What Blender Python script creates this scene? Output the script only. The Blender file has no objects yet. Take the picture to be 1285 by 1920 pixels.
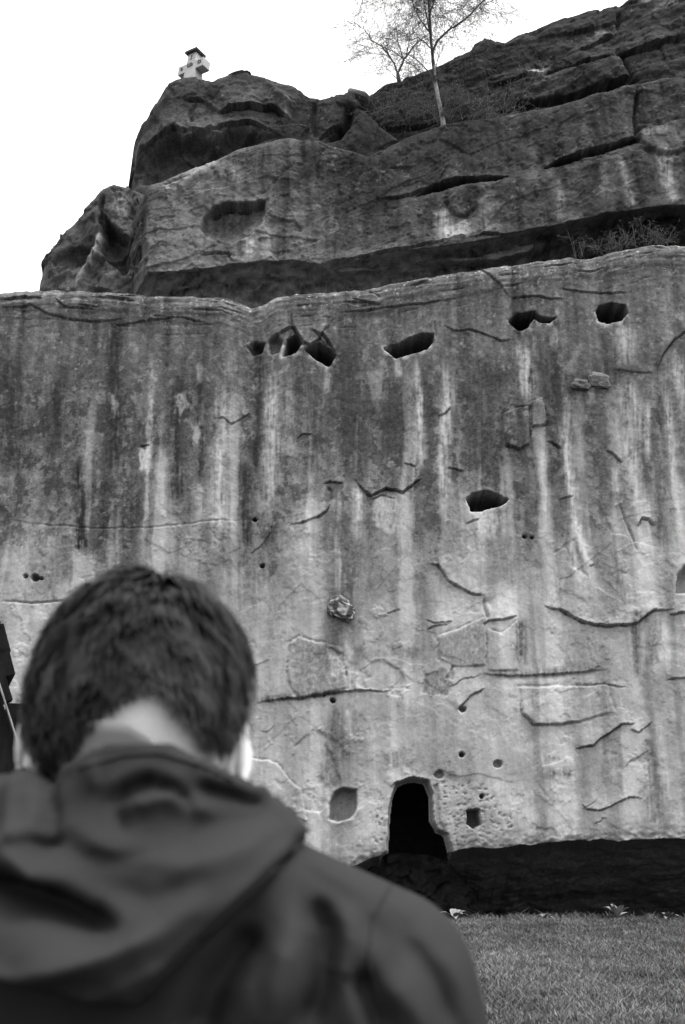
import bpy, bmesh, math, random
import numpy as np
from mathutils import Vector, Matrix
from mathutils.bvhtree import BVHTree

random.seed(7)
RNG = np.random.default_rng(7)
scene = bpy.context.scene
COL = scene.collection

# ------------------------------------------------------------------ camera, sky, sun, exposure
PITCH = math.radians(17.3)
FPX = 2059.0                       # focal length in pixels of the 1285 x 1920 photograph
EYE = np.array([0.0, 0.0, 1.5])
cam_data = bpy.data.cameras.new('camera')
cam_data.sensor_fit = 'VERTICAL'
cam_data.sensor_height = 36.0
cam_data.sensor_width = 36.0
cam_data.lens = FPX / 1920.0 * 36.0
cam_data.clip_start = 0.05
cam_data.clip_end = 6000.0
cam_data.dof.use_dof = True
cam_data.dof.focus_distance = 33.0
cam_data.dof.aperture_fstop = 7.1
cam = bpy.data.objects.new('camera', cam_data)
cam.location = EYE
cam.rotation_euler = (math.pi / 2 + PITCH, 0, 0)
COL.objects.link(cam)
scene.camera = cam

SUN_EL, SUN_AZ = math.radians(66), math.radians(120)    # azimuth from +Y towards +X
world = bpy.data.worlds.new('World')
scene.world = world
world.use_nodes = True
wn = world.node_tree.nodes; wl = world.node_tree.links
wn.clear()
w_out = wn.new('ShaderNodeOutputWorld'); w_bg = wn.new('ShaderNodeBackground')
w_sky = wn.new('ShaderNodeTexSky'); w_bw = wn.new('ShaderNodeRGBToBW')
w_sky.sky_type = 'NISHITA'; w_sky.sun_disc = False
w_sky.sun_elevation = SUN_EL; w_sky.sun_rotation = SUN_AZ
w_sky.air_density = 1.6; w_sky.dust_density = 6.0; w_sky.ozone_density = 1.0
wl.new(w_sky.outputs[0], w_bw.inputs[0])
# an even overcast veil over that sky, brighter towards the zenith as cloud cover is: (1 + 2 sin(elevation)) / 3
w_tc = wn.new('ShaderNodeTexCoord'); w_xyz = wn.new('ShaderNodeSeparateXYZ')
wl.new(w_tc.outputs['Generated'], w_xyz.inputs[0])
w_cie = wn.new('ShaderNodeMath'); w_cie.operation = 'MULTIPLY_ADD'; w_cie.use_clamp = False
w_abs = wn.new('ShaderNodeMath'); w_abs.operation = 'MAXIMUM'; w_abs.inputs[1].default_value = 0.0
wl.new(w_xyz.outputs['Z'], w_abs.inputs[0]); wl.new(w_abs.outputs[0], w_cie.inputs[0])
VEIL = 11.0
w_cie.inputs[1].default_value = VEIL * 2 / 3; w_cie.inputs[2].default_value = VEIL / 3
w_add = wn.new('ShaderNodeMath'); w_add.operation = 'ADD'
wl.new(w_bw.outputs[0], w_add.inputs[0]); wl.new(w_cie.outputs[0], w_add.inputs[1])
wl.new(w_add.outputs[0], w_bg.inputs['Color'])
wl.new(w_bg.outputs[0], w_out.inputs['Surface'])
w_bg.inputs['Strength'].default_value = 0.13

sun_data = bpy.data.lights.new('sun', 'SUN')
sun_data.energy = 1.5
sun_data.angle = math.radians(25)
sun_data.color = (1, 1, 1)
sun = bpy.data.objects.new('sun', sun_data)
sd = Vector((math.sin(SUN_AZ) * math.cos(SUN_EL), math.cos(SUN_AZ) * math.cos(SUN_EL), math.sin(SUN_EL)))
sun.rotation_euler = sd.to_track_quat('Z', 'Y').to_euler()
COL.objects.link(sun)

scene.view_settings.view_transform = 'Standard'
scene.view_settings.look = 'None'
scene.view_settings.gamma = 1.0
scene.view_settings.use_curve_mapping = False
scene.view_settings.exposure = 0.68

# ------------------------------------------------------------------ helpers
CP, SP = math.cos(PITCH), math.sin(PITCH)
def unproject(px, py, Y):
    """photograph pixel -> point on the vertical plane y = Y"""
    px = np.asarray(px, float); py = np.asarray(py, float)
    a = (px - 642.5) / FPX; b = (960.0 - py) / FPX
    dy = CP - b * SP; dz = SP + b * CP
    t = (Y - EYE[1]) / dy
    return np.stack([a * t + EYE[0], np.broadcast_to(Y, np.shape(t)) + 0 * t, dz * t + EYE[2]], -1)
def project(P):
    d = P - EYE
    f = d[..., 1] * CP + d[..., 2] * SP
    u = -d[..., 1] * SP + d[..., 2] * CP
    return 642.5 + FPX * d[..., 0] / f, 960.0 - FPX * u / f
def at(px, py, Y):
    return Vector(unproject(px, py, Y).tolist())

def _hash(ix, iy, iz, seed):
    h = (ix.astype(np.uint32) * np.uint32(374761393) + iy.astype(np.uint32) * np.uint32(668265263)
         + iz.astype(np.uint32) * np.uint32(2147483647) + np.uint32((seed * 974711) & 0xffffffff))
    h = (h ^ (h >> np.uint32(13))) * np.uint32(1274126177)
    h = (h ^ (h >> np.uint32(16))) * np.uint32(2246822519)
    return h ^ (h >> np.uint32(15))
def perlin(x, y, z, seed=0):
    x, y, z = np.broadcast_arrays(np.asarray(x, np.float32), np.asarray(y, np.float32), np.asarray(z, np.float32))
    xi = np.floor(x); yi = np.floor(y); zi = np.floor(z)
    xf = x - xi; yf = y - yi; zf = z - zi
    xi = xi.astype(np.int64); yi = yi.astype(np.int64); zi = zi.astype(np.int64)
    s = lambda t: t * t * t * (t * (t * 6 - 15) + 10)
    u, v, w = s(xf), s(yf), s(zf)
    def g(dx, dy, dz):
        h = _hash(xi + dx, yi + dy, zi + dz, seed)
        gx = (h & 1023).astype(np.float32) / 511.5 - 1
        gy = ((h >> np.uint32(10)) & 1023).astype(np.float32) / 511.5 - 1
        gz = ((h >> np.uint32(20)) & 1023).astype(np.float32) / 511.5 - 1
        return gx * (xf - dx) + gy * (yf - dy) + gz * (zf - dz)
    l = lambda a, b, t: a + (b - a) * t
    n = l(l(l(g(0,0,0), g(1,0,0), u), l(g(0,1,0), g(1,1,0), u), v),
          l(l(g(0,0,1), g(1,0,1), u), l(g(0,1,1), g(1,1,1), u), v), w)
    return n * 1.25
def fbm(x, y, z, octv=4, seed=0, gain=0.5, ridged=False):
    t = 0.0; a = 1.0; f = 1.0; s = 0.0
    for i in range(octv):
        n = perlin(np.asarray(x) * f, np.asarray(y) * f, np.asarray(z) * f, seed + i * 17)
        if ridged: n = 1 - 2 * np.abs(n)
        t = t + a * n; s += a; a *= gain; f *= 2.03
    return t / s
def sstep(a, b, x):
    t = np.clip((x - a) / (b - a), 0, 1)
    return t * t * (3 - 2 * t)

# distance of points (u, v) to a polyline; only points near it are evaluated
def near(u, v, pts, margin):
    pts = np.asarray(pts, float)
    m = (u > pts[:, 0].min() - margin) & (u < pts[:, 0].max() + margin) & (v > pts[:, 1].min() - margin) & (v < pts[:, 1].max() + margin)
    idx = np.nonzero(m)
    pu, pv = u[idx], v[idx]
    best = np.full(pu.shape, 1e9); side = np.zeros(pu.shape); par = np.zeros(pu.shape)
    seg = np.diff(pts, axis=0); ln = np.hypot(seg[:, 0], seg[:, 1]); tot = ln.sum(); acc = 0
    for k in range(len(seg)):
        ax, ay = pts[k]; dx, dy = seg[k]; L = max(ln[k], 1e-6)
        t = np.clip(((pu - ax) * dx + (pv - ay) * dy) / L ** 2, 0, 1)
        qx, qy = pu - ax - t * dx, pv - ay - t * dy
        d = np.hypot(qx, qy)
        b = d < best
        best[b] = d[b]; side[b] = (dx * (pv - ay) - dy * (pu - ax))[b] / L; par[b] = ((acc + t * L) / tot)[b]
        acc += L
    return idx, best, side, par
def inside(pu, pv, poly):
    poly = np.asarray(poly, float); n = len(poly); c = np.zeros(pu.shape, bool)
    j = n - 1
    for i in range(n):
        xi, yi = poly[i]; xj, yj = poly[j]
        if yi != yj:
            cond = ((yi > pv) != (yj > pv)) & (pu < (xj - xi) * (pv - yi) / (yj - yi) + xi)
            c ^= cond
        j = i
    return c
def signed(u, v, poly, margin):
    """signed distance to a closed polygon, positive inside"""
    poly = list(poly)
    idx, d, s, p = near(u, v, poly + [poly[0]], margin)
    ins = inside(u[idx], v[idx], poly)
    return idx, np.where(ins, d, -d)

def facets(u, v, sx, sy, dip, seed):
    """angular broken faces: every Voronoi cell is a tilted plane with its own offset"""
    x = u / sx; y = (v + dip * u) / sy
    xi = np.floor(x).astype(np.int64); yi = np.floor(y).astype(np.int64)
    b1 = np.full(u.shape, 9e9); b2 = np.full(u.shape, 9e9); val = np.zeros(u.shape)
    for dx in (-1, 0, 1):
        for dy in (-1, 0, 1):
            h = _hash(xi + dx, yi + dy, xi * 0, seed); h2 = _hash(xi + dx, yi + dy, xi * 0 + 5, seed)
            cx = xi + dx + (h & 1023) / 1023.0; cy = yi + dy + ((h >> np.uint32(10)) & 1023) / 1023.0
            d = (x - cx) ** 2 + (y - cy) ** 2
            o = ((h >> np.uint32(20)) & 1023) / 511.5 - 1
            gx = (h2 & 1023) / 511.5 - 1; gy = ((h2 >> np.uint32(10)) & 1023) / 511.5 - 1
            vv = 0.6 * o + gx * (x - cx) + gy * (y - cy)
            c = d < b1
            b2 = np.where(c, b1, np.minimum(b2, d)); val = np.where(c, vv, val); b1 = np.where(c, d, b1)
    return val, np.sqrt(b2) - np.sqrt(b1)

class Relief:
    """height (metres out of the rock) and tone (albedo) fields over a rock face"""
    def __init__(self, u, v, warp=3.0, seed=0):
        self.u0, self.v0 = u, v
        wu = fbm(u / 26, v / 26, 0.3, 3, seed + 1) * warp * 1.6
        wv = fbm(u / 26, v / 26, 9.3, 3, seed + 2) * warp * 1.6
        self.u, self.v = u + wu, v + wv
        self.h = np.zeros(u.shape); self.t = np.zeros(u.shape); self.seed = seed
    def ledge(self, pts, lip=0.12, up=55, groove=0.12, w=4.0):
        """pts run left to right; the rock above the line stands proud of the rock below"""
        idx, d, s, p = near(self.u, self.v, pts, up * 2.2)
        tp = np.clip(np.minimum(p, 1 - p) * 6, 0, 1) ** 0.7
        tp = tp * (d < up * 2.2)
        wob = 0.75 + 1.1 * fbm(self.u0[idx] / 22, self.v0[idx] / 22, 1.9, 3, self.seed + 12)
        tl = tp * np.clip(0.55 + 0.35 * wob, 0.3, 1.0) * 0.75
        tp = tp * np.clip(wob, 0.15, 1.4); w = w * 0.85 * (0.35 + 0.65 * np.clip(tp, 0, 1))
        above = s < 0
        self.h[idx] += np.where(above, lip * np.exp(-d / up), 0) * tl
        self.h[idx] -= np.where(above, 0, 0.75 * groove * np.exp(-(d / w) ** 2)) * tp
    def crack(self, pts, w=2.5, depth=0.1):
        idx, d, s, p = near(self.u, self.v, pts, w * 4)
        tp = np.clip(np.minimum(p, 1 - p) * 5, 0.15, 1)
        self.h[idx] -= depth * np.exp(-(d / w) ** 2) * tp
    def ridge(self, pts, w=10, height=0.1):
        self.crack(pts, w, -height)
    def plate(self, poly, height=0.1, w=3.0, groove=0.06):
        idx, sd = signed(self.u, self.v, poly, 14)
        n = fbm(self.u0[idx] / 18, self.v0[idx] / 18, 4.9, 3, self.seed + 13)
        self.h[idx] += height * sstep(-w * .5, w * .5, sd) * np.clip(0.7 + 0.2 * n, 0.1, 1.3)
        self.h[idx] -= groove * np.clip(0.25 + 2.2 * n, 0, 1) * np.exp(-((sd + w * .5) / (w * .6)) ** 2)
    def pit(self, poly, depth=0.8, w=3.0, bowl=0, rim=0.0, rimtone=None):
        idx, sd = signed(self.u, self.v, poly, 20)
        m = sstep(-w, w, sd)
        if bowl: m = m * (0.35 + 0.65 * np.clip(sd / bowl, 0, 1) ** 0.6)
        self.h[idx] -= depth * m
        r = np.exp(-((sd + w * 1.8) / 4.5) ** 2)
        self.h[idx] += rim * .4 * r
        if rimtone is not None:
            k = r * np.clip(0.2 + 0.9 * fbm(self.u0[idx] / 12, self.v0[idx] / 12, 6.6, 2, self.seed + 14), 0, .7) * (self.v[idx] > np.mean([q[1] for q in poly]))
            self.t[idx] = self.t[idx] * (1 - k) + rimtone * k
    def streak(self, pts, w=8, tone=0.5, amt=0.8, soft=2.0, fade=0.12):
        wig = min(5.0, 1.5 + w * 0.3)
        us = self.u + wig * (0.45 * np.sin(self.v0 / 31 + pts[0][0]) + 0.3 * np.sin(self.v0 / 13.7 + 2.3 * pts[0][0])) if abs(pts[-1][1] - pts[0][1]) > 60 else self.u
        idx, d, s, p = near(us, self.v, pts, w * 3.2)
        pu, pv = self.u0[idx], self.v0[idx]
        n = fbm(pu / 5.0, pv / 60.0, 3.3, 3, self.seed + 5)
        n2 = fbm(pu / 9.0, pv / 9.0, 7.3, 3, self.seed + 6)
        ww = w * (1 + 0.45 * fbm(pv / 45, pu * 0 + pts[0][0], 0.7, 2, self.seed + 8))
        k = np.exp(-(d / ww) ** soft) * np.clip(np.minimum(p / fade, (1 - p) / fade), 0, 1)
        k = np.clip(k * amt * (0.95 + 1.5 * n + 1.2 * n2), 0, 1)
        self.t[idx] = self.t[idx] * (1 - k) + tone * k
    def patch(self, poly, tone=0.4, amt=0.8, w=10):
        idx, sd = signed(self.u, self.v, poly, w * 2.5)
        pu, pv = self.u0[idx], self.v0[idx]
        n = fbm(pu / 14, pv / 22, 5.1, 4, self.seed + 9)
        k = sstep(-w, w, sd + n * (w * 1.6 + 7)) * amt * np.clip(.8 + 1.2 * fbm(pu / 5, pv / 9, 8.1, 3, self.seed + 15), .3, 1)
        self.t[idx] = self.t[idx] * (1 - k) + tone * k

# ------------------------------------------------------------------ materials
def new_mat(name):
    m = bpy.data.materials.new(name); m.use_nodes = True
    nt = m.node_tree; b = nt.nodes['Principled BSDF']
    return m, nt, b
def grey_mat(name, val, rough=0.8, nscale=20, namt=0.3, bump=0.0, bscale=60, spec=0.08, stretch=(1, 1, 1)):
    m, nt, b = new_mat(name)
    tc = nt.nodes.new('ShaderNodeTexCoord'); mp = nt.nodes.new('ShaderNodeMapping')
    mp.inputs['Scale'].default_value = stretch
    nt.links.new(tc.outputs['Object'], mp.inputs['Vector'])
    n = nt.nodes.new('ShaderNodeTexNoise'); n.inputs['Scale'].default_value = nscale; n.inputs['Detail'].default_value = 6
    nt.links.new(mp.outputs[0], n.inputs['Vector'])
    r = nt.nodes.new('ShaderNodeMapRange')
    r.inputs['From Min'].default_value = 0.25; r.inputs['From Max'].default_value = 0.75
    r.inputs['To Min'].default_value = val * (1 - namt); r.inputs['To Max'].default_value = val * (1 + namt)
    nt.links.new(n.outputs[0], r.inputs['Value'])
    nt.links.new(r.outputs[0], b.inputs['Base Color'])
    b.inputs['Roughness'].default_value = rough
    b.inputs['Specular IOR Level'].default_value = spec
    if bump:
        n2 = nt.nodes.new('ShaderNodeTexNoise'); n2.inputs['Scale'].default_value = bscale; n2.inputs['Detail'].default_value = 5
        nt.links.new(mp.outputs[0], n2.inputs['Vector'])
        bp = nt.nodes.new('ShaderNodeBump'); bp.inputs['Strength'].default_value = 1.0; bp.inputs['Distance'].default_value = bump
        nt.links.new(n2.outputs[0], bp.inputs['Height']); nt.links.new(bp.outputs[0], b.inputs['Normal'])
    return m
def rock_mat(name, gain=1.0, speck=0.27):
    """albedo carried per vertex (lichen, water streaks) times grain; fine relief by bump"""
    m, nt, b = new_mat(name)
    N, L = nt.nodes, nt.links
    at_ = N.new('ShaderNodeAttribute'); at_.attribute_name = 'tone'
    tc = N.new('ShaderNodeTexCoord')
    n1 = N.new('ShaderNodeTexNoise'); n1.inputs['Scale'].default_value = 9; n1.inputs['Detail'].default_value = 9; n1.inputs['Roughness'].default_value = 0.72
    n2 = N.new('ShaderNodeTexNoise'); n2.inputs['Scale'].default_value = 2.2; n2.inputs['Detail'].default_value = 8; n2.inputs['Roughness'].default_value = 0.65
    for n in (n1, n2): L.new(tc.outputs['Object'], n.inputs['Vector'])
    # grain: strong on lichen-crusted dark stone, faint on fresh pale stone
    n3 = N.new('ShaderNodeTexNoise'); n3.inputs['Scale'].default_value = 17; n3.inputs['Detail'].default_value = 4; n3.inputs['Roughness'].default_value = 0.7
    mp = N.new('ShaderNodeMapping'); mp.inputs['Scale'].default_value = (0.7, 0.7, 1.15)
    L.new(tc.outputs['Object'], mp.inputs['Vector']); L.new(mp.outputs[0], n3.inputs['Vector'])
    av = N.new('ShaderNodeMath'); av.operation = 'ADD'; L.new(n1.outputs[0], av.inputs[0]); L.new(n3.outputs[0], av.inputs[1])
    ce = N.new('ShaderNodeMath'); ce.operation = 'SUBTRACT'; ce.inputs[1].default_value = 1.0; L.new(av.outputs[0], ce.inputs[0])
    am = N.new('ShaderNodeMapRange'); am.inputs['From Min'].default_value = 0.05; am.inputs['From Max'].default_value = 0.25
    am.inputs['To Min'].default_value = speck * 6.5; am.inputs['To Max'].default_value = speck * 2.2
    L.new(at_.outputs['Fac'], am.inputs['Value'])
    r1 = N.new('ShaderNodeMath'); r1.operation = 'MULTIPLY_ADD'; r1.inputs[2].default_value = 1.0
    L.new(ce.outputs[0], r1.inputs[0]); L.new(am.outputs[0], r1.inputs[1])
    rc = N.new('ShaderNodeMath'); rc.operation = 'MAXIMUM'; rc.inputs[1].default_value = 0.2; L.new(r1.outputs[0], rc.inputs[0])
    mu = N.new('ShaderNodeMath'); mu.operation = 'MULTIPLY'
    L.new(at_.outputs['Fac'], mu.inputs[0]); L.new(rc.outputs[0], mu.inputs[1])
    mg = N.new('ShaderNodeMath'); mg.operation = 'MULTIPLY'; mg.inputs[1].default_value = gain; mg.use_clamp = True
    L.new(mu.outputs[0], mg.inputs[0])
    L.new(mg.outputs[0], b.inputs['Base Color'])
    b.inputs['Roughness'].default_value = 0.95; b.inputs['Specular IOR Level'].default_value = 0.04
    bp = N.new('ShaderNodeBump'); bp.inputs['Strength'].default_value = 0.6; bp.inputs['Distance'].default_value = 0.012
    bp2 = N.new('ShaderNodeBump'); bp2.inputs['Strength'].default_value = 0.5; bp2.inputs['Distance'].default_value = 0.03
    L.new(n1.outputs[0], bp.inputs['Height']); L.new(n2.outputs[0], bp2.inputs['Height'])
    L.new(bp2.outputs[0], bp.inputs['Normal']); L.new(bp.outputs[0], b.inputs['Normal'])
    return m

M_ROCK = rock_mat('sandstone')

# ------------------------------------------------------------------ mesh helpers
def link(name, mesh, mat=None, parent=None, smooth=True):
    o = bpy.data.objects.new(name, mesh)
    COL.objects.link(o)
    if mat: mesh.materials.append(mat)
    if parent: o.parent = parent
    if smooth and len(mesh.polygons): mesh.polygons.foreach_set('use_smooth', np.ones(len(mesh.polygons), bool))
    return o
def mesh_np(name, V, F):
    """V (n,3); F (m,k) all faces of one size"""
    V = np.ascontiguousarray(V, np.float32); F = np.ascontiguousarray(F, np.int32)
    me = bpy.data.meshes.new(name)
    me.vertices.add(len(V)); me.vertices.foreach_set('co', V.ravel())
    m, k = F.shape
    me.loops.add(m * k); me.loops.foreach_set('vertex_index', F.ravel())
    me.polygons.add(m); me.polygons.foreach_set('loop_start', np.arange(0, m * k, k, dtype=np.int32))
    me.update(calc_edges=True); me.validate()
    return me
def grid_faces(r, c):
    i = np.arange(r - 1)[:, None] * c + np.arange(c - 1)[None, :]
    return np.stack([i, i + 1, i + 1 + c, i + c], -1).reshape(-1, 4)
def set_tone(me, t):
    a = me.attributes.new('tone', 'FLOAT', 'POINT')
    a.data.foreach_set('value', np.ascontiguousarray(np.clip(t, 0.004, 0.85), np.float32).ravel())
def tag(o, label=None, cat=None, group=None, kind=None):
    if label: o['label'] = label
    if cat: o['category'] = cat
    if group: o['group'] = group
    if kind: o['kind'] = kind
    return o
def empty(name, loc):
    o = bpy.data.objects.new(name, None); o.location = loc; o.empty_display_size = 0.2
    COL.objects.link(o); return o
def to_parent_space(o, root):
    o.parent = root
    o.matrix_parent_inverse = Matrix.Translation(-Vector(root.location))
    return o

class MB:
    """collects tapered tubes, boxes and quads into one mesh"""
    def __init__(s): s.v = []; s.f = []
    def tube(s, pts, rad, seg=6, cap=True):
        n = len(pts); base = len(s.v); prev = None
        for i, p in enumerate(pts):
            p = Vector(p)
            d = (Vector(pts[min(i + 1, n - 1)]) - Vector(pts[max(i - 1, 0)]))
            if d.length < 1e-9: d = Vector((0, 0, 1))
            d.normalize()
            a = prev if prev is not None else (Vector((1, 0, 0)) if abs(d.x) < .8 else Vector((0, 1, 0)))
            a = (a - d * a.dot(d)); a.normalize(); b = d.cross(a); prev = a
            r = rad[i] if hasattr(rad, '__len__') else rad
            for k in range(seg):
                t = 2 * math.pi * k / seg
                s.v.append(tuple(p + (a * math.cos(t) + b * math.sin(t)) * r))
        for i in range(n - 1):
            for k in range(seg):
                k2 = (k + 1) % seg
                s.f.append((base + i * seg + k, base + i * seg + k2, base + (i + 1) * seg + k2, base + (i + 1) * seg + k))
        if cap:
            s.f.append(tuple(base + k for k in range(seg))[::-1]); s.f.append(tuple(base + (n - 1) * seg + k for k in range(seg)))
    def box(s, c, size, rot=None, taper=(1, 1)):
        b = len(s.v); c = Vector(c); R = rot or Matrix.Identity(3)
        for z in (-.5, .5):
            for x, y in ((-.5, -.5), (.5, -.5), (.5, .5), (-.5, .5)):
                k = taper if z > 0 else (1, 1)
                s.v.append(tuple(c + R @ Vector((x * size[0] * k[0], y * size[1] * k[1], z * size[2]))))
        s.f += [tuple(b + i for i in q) for q in ((3,2,1,0),(4,5,6,7),(0,1,5,4),(1,2,6,5),(2,3,7,6),(3,0,4,7))]
    def build(s, name, mat, parent=None, smooth=False, bevel=0):
        me = bpy.data.meshes.new(name); me.from_pydata(s.v, [], s.f); me.update()
        o = link(name, me, mat, None, smooth)
        if parent: to_parent_space(o, parent)
        if bevel:
            md = o.modifiers.new('bevel', 'BEVEL'); md.width = bevel; md.segments = 2; md.limit_method = 'ANGLE'
        return o
# ------------------------------------------------------------------ rock faces
def columns(x0, x1, step, far):
    fine = np.arange(x0, x1, step)
    fl, fr = far if isinstance(far, tuple) else (far, far)
    g = np.cumsum(step * 1.06 ** np.arange(1, 110))
    return np.concatenate([x0 - g[g < fl][::-1], fine, x1 + g[g < fr]])
DOOR = [(702,1640),(716,1604),(726,1596),(729,1530),(734,1492),(744,1470),(760,1463),(778,1460),(801,1465),(811,1490),(813,1538),(822,1556),(838,1564),(846,1590),(858,1640)]
def rock_sheet(name, Y0, x0, x1, step, bot, top, relief, under, roll, far=25, kind_seed=0, round_top=0.5, vstep=None, lean=0.0, cut=None):
    """a face of rock: undercut rows, the face itself, and rows that roll over the top and run back.
    bot / top: (X array) -> Z.   under: list of (dy, dz) from the bottom edge inwards.  roll: the same above the top."""
    X = columns(x0, x1, step, far)
    zb, zt = bot(X), top(X)
    zb = np.minimum(zb, zt - 0.4)
    nr = int(np.max(zt - zb) / (vstep or step)) + 2
    t = np.linspace(0, 1, nr)[:, None]
    Z = zb[None] * (1 - t) + zt[None] * t
    XX = np.broadcast_to(X[None], Z.shape)
    P = np.stack([XX, np.full(Z.shape, Y0), Z], -1)
    u, v = project(P)
    h, tone = relief(u, v, XX, Z, (zt[None] - Z))
    dtop = np.clip((zt[None] - Z) / round_top, 0, 1)
    back = round_top * (1 - np.sqrt(np.clip(1 - (1 - dtop) ** 2, 0, 1))) * 0.8
    Y = Y0 - h + back + lean * (Z - zb[None])
    rows = [np.stack([XX, Y, Z], -1)]; tones = [tone]
    un = []; ut = []
    h0 = h[0]
    prev = np.array([0.0, 0.0])
    pts = [np.array(p, float) for p in under]
    dens = []
    for q in pts:
        n = max(2, int(np.hypot(*(q - prev)) / 0.06))
        for i in range(1, n + 1): dens.append(prev + (q - prev) * i / n)
        prev = q
    for k, q in enumerate(dens):
        k = k / 2; f = math.exp(-k / 6)
        n = fbm(X / 1.3, np.full(X.shape, q[0] / 1.3), np.full(X.shape, q[1] / 1.3), 4, kind_seed + 40) * min(0.5, 0.03 + 0.05 * k)
        n2 = fbm(X / 1.1, np.full(X.shape, q[0] / 1.1), np.full(X.shape, q[1] / 1.1 + 20), 4, kind_seed + 41) * min(0.35, 0.02 + 0.04 * k)
        n = n + min(.30, .05 * k) * fbm(X / .28, np.full(X.shape, q[0] / .28), np.full(X.shape, q[1] / .28), 4, kind_seed + 42)
        if kind_seed == 1: n, n2 = n * .35, n2 * .5
        yy = np.maximum(Y0 + q[0] - np.minimum(h0, 0.4) * f, Y0 - h0) + n * 1.0
        un.append(np.stack([X, yy, zb + q[1] + n2], -1))
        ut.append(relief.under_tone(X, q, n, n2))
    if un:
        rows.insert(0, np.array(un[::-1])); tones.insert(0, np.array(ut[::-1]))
    ro = []; ht = h[-1]; ytop = Y[-1]
    for k, q in enumerate(roll):
        n = fbm(X / 1.5, np.full(X.shape, q[0]), np.full(X.shape, 3.0), 3, kind_seed + 50) * 0.12 * min(k + 1, 4) / 4
        ro.append(np.stack([X, ytop + q[0], zt + q[1] + n * 0.6 - (0.04 * k)], -1))
    rows.append(np.array(ro)); tones.append(np.broadcast_to(tone[-1][None], (len(roll), len(X))))
    P = np.concatenate(rows, 0); T = np.concatenate(tones, 0)
    F = grid_faces(P.shape[0], P.shape[1])
    if cut is not None:
        cu, cv = project(P[..., [0, 1, 2]] * np.array([1, 0, 1]) + np.array([0, Y0, 0]))
        idx, sd = signed(cu, cv, cut, 5); k = np.zeros(cu.shape, bool); k[idx] = sd > 3.5
        F = F[~k.ravel()[F].all(1)]
    me = mesh_np(name, P.reshape(-1, 3), F)
    set_tone(me, T)
    o = link(name, me, M_ROCK, smooth=False)
    tag(o, kind='structure')
    return o, P

def flakes(u, v, amp, scale, seed, levels=(-.25, 0., .22), sx=1.0, sy=1.0):
    """spalled sheets: plateaus with sharp little edges"""
    n = fbm(u / scale * sx, v / scale * sy, 1.7, 6, seed, 0.58)
    h = 0
    for i, l in enumerate(levels): h = h + amp * sstep(l - 0.012, l + 0.012, n) * (1 if i % 2 else 0.7)
    return h
def lichen(R, X, Z, tone, seed, amt=.55):
    m = sstep(.22, .30, fbm(X / .16, Z / .16, seed * 1.1, 3, seed, .6)) * sstep(-.1, .25, fbm(X / 1.4, Z / 1.4, 3.1, 3, seed + 1)) * amt
    R.t = R.t * (1 - m) + tone * m
    m = sstep(.10, .26, fbm(X / .5, Z / .7, seed * 2.1, 5, seed + 2, .65)) * .5
    R.t = R.t * (1 - m) + R.t * .45 * m
def trace(pts, Y):
    p = unproject([q[0] for q in pts], [q[1] for q in pts], Y)
    o = np.argsort(p[:, 0]); xs, zs = p[o, 0], p[o, 2]
    return lambda X: np.interp(X, xs, zs)
def rough_edge(fn, amp, scale, seed):
    return lambda X: fn(X) + amp * fbm(X / scale, 0.3, 0.7, 4, seed)

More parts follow.
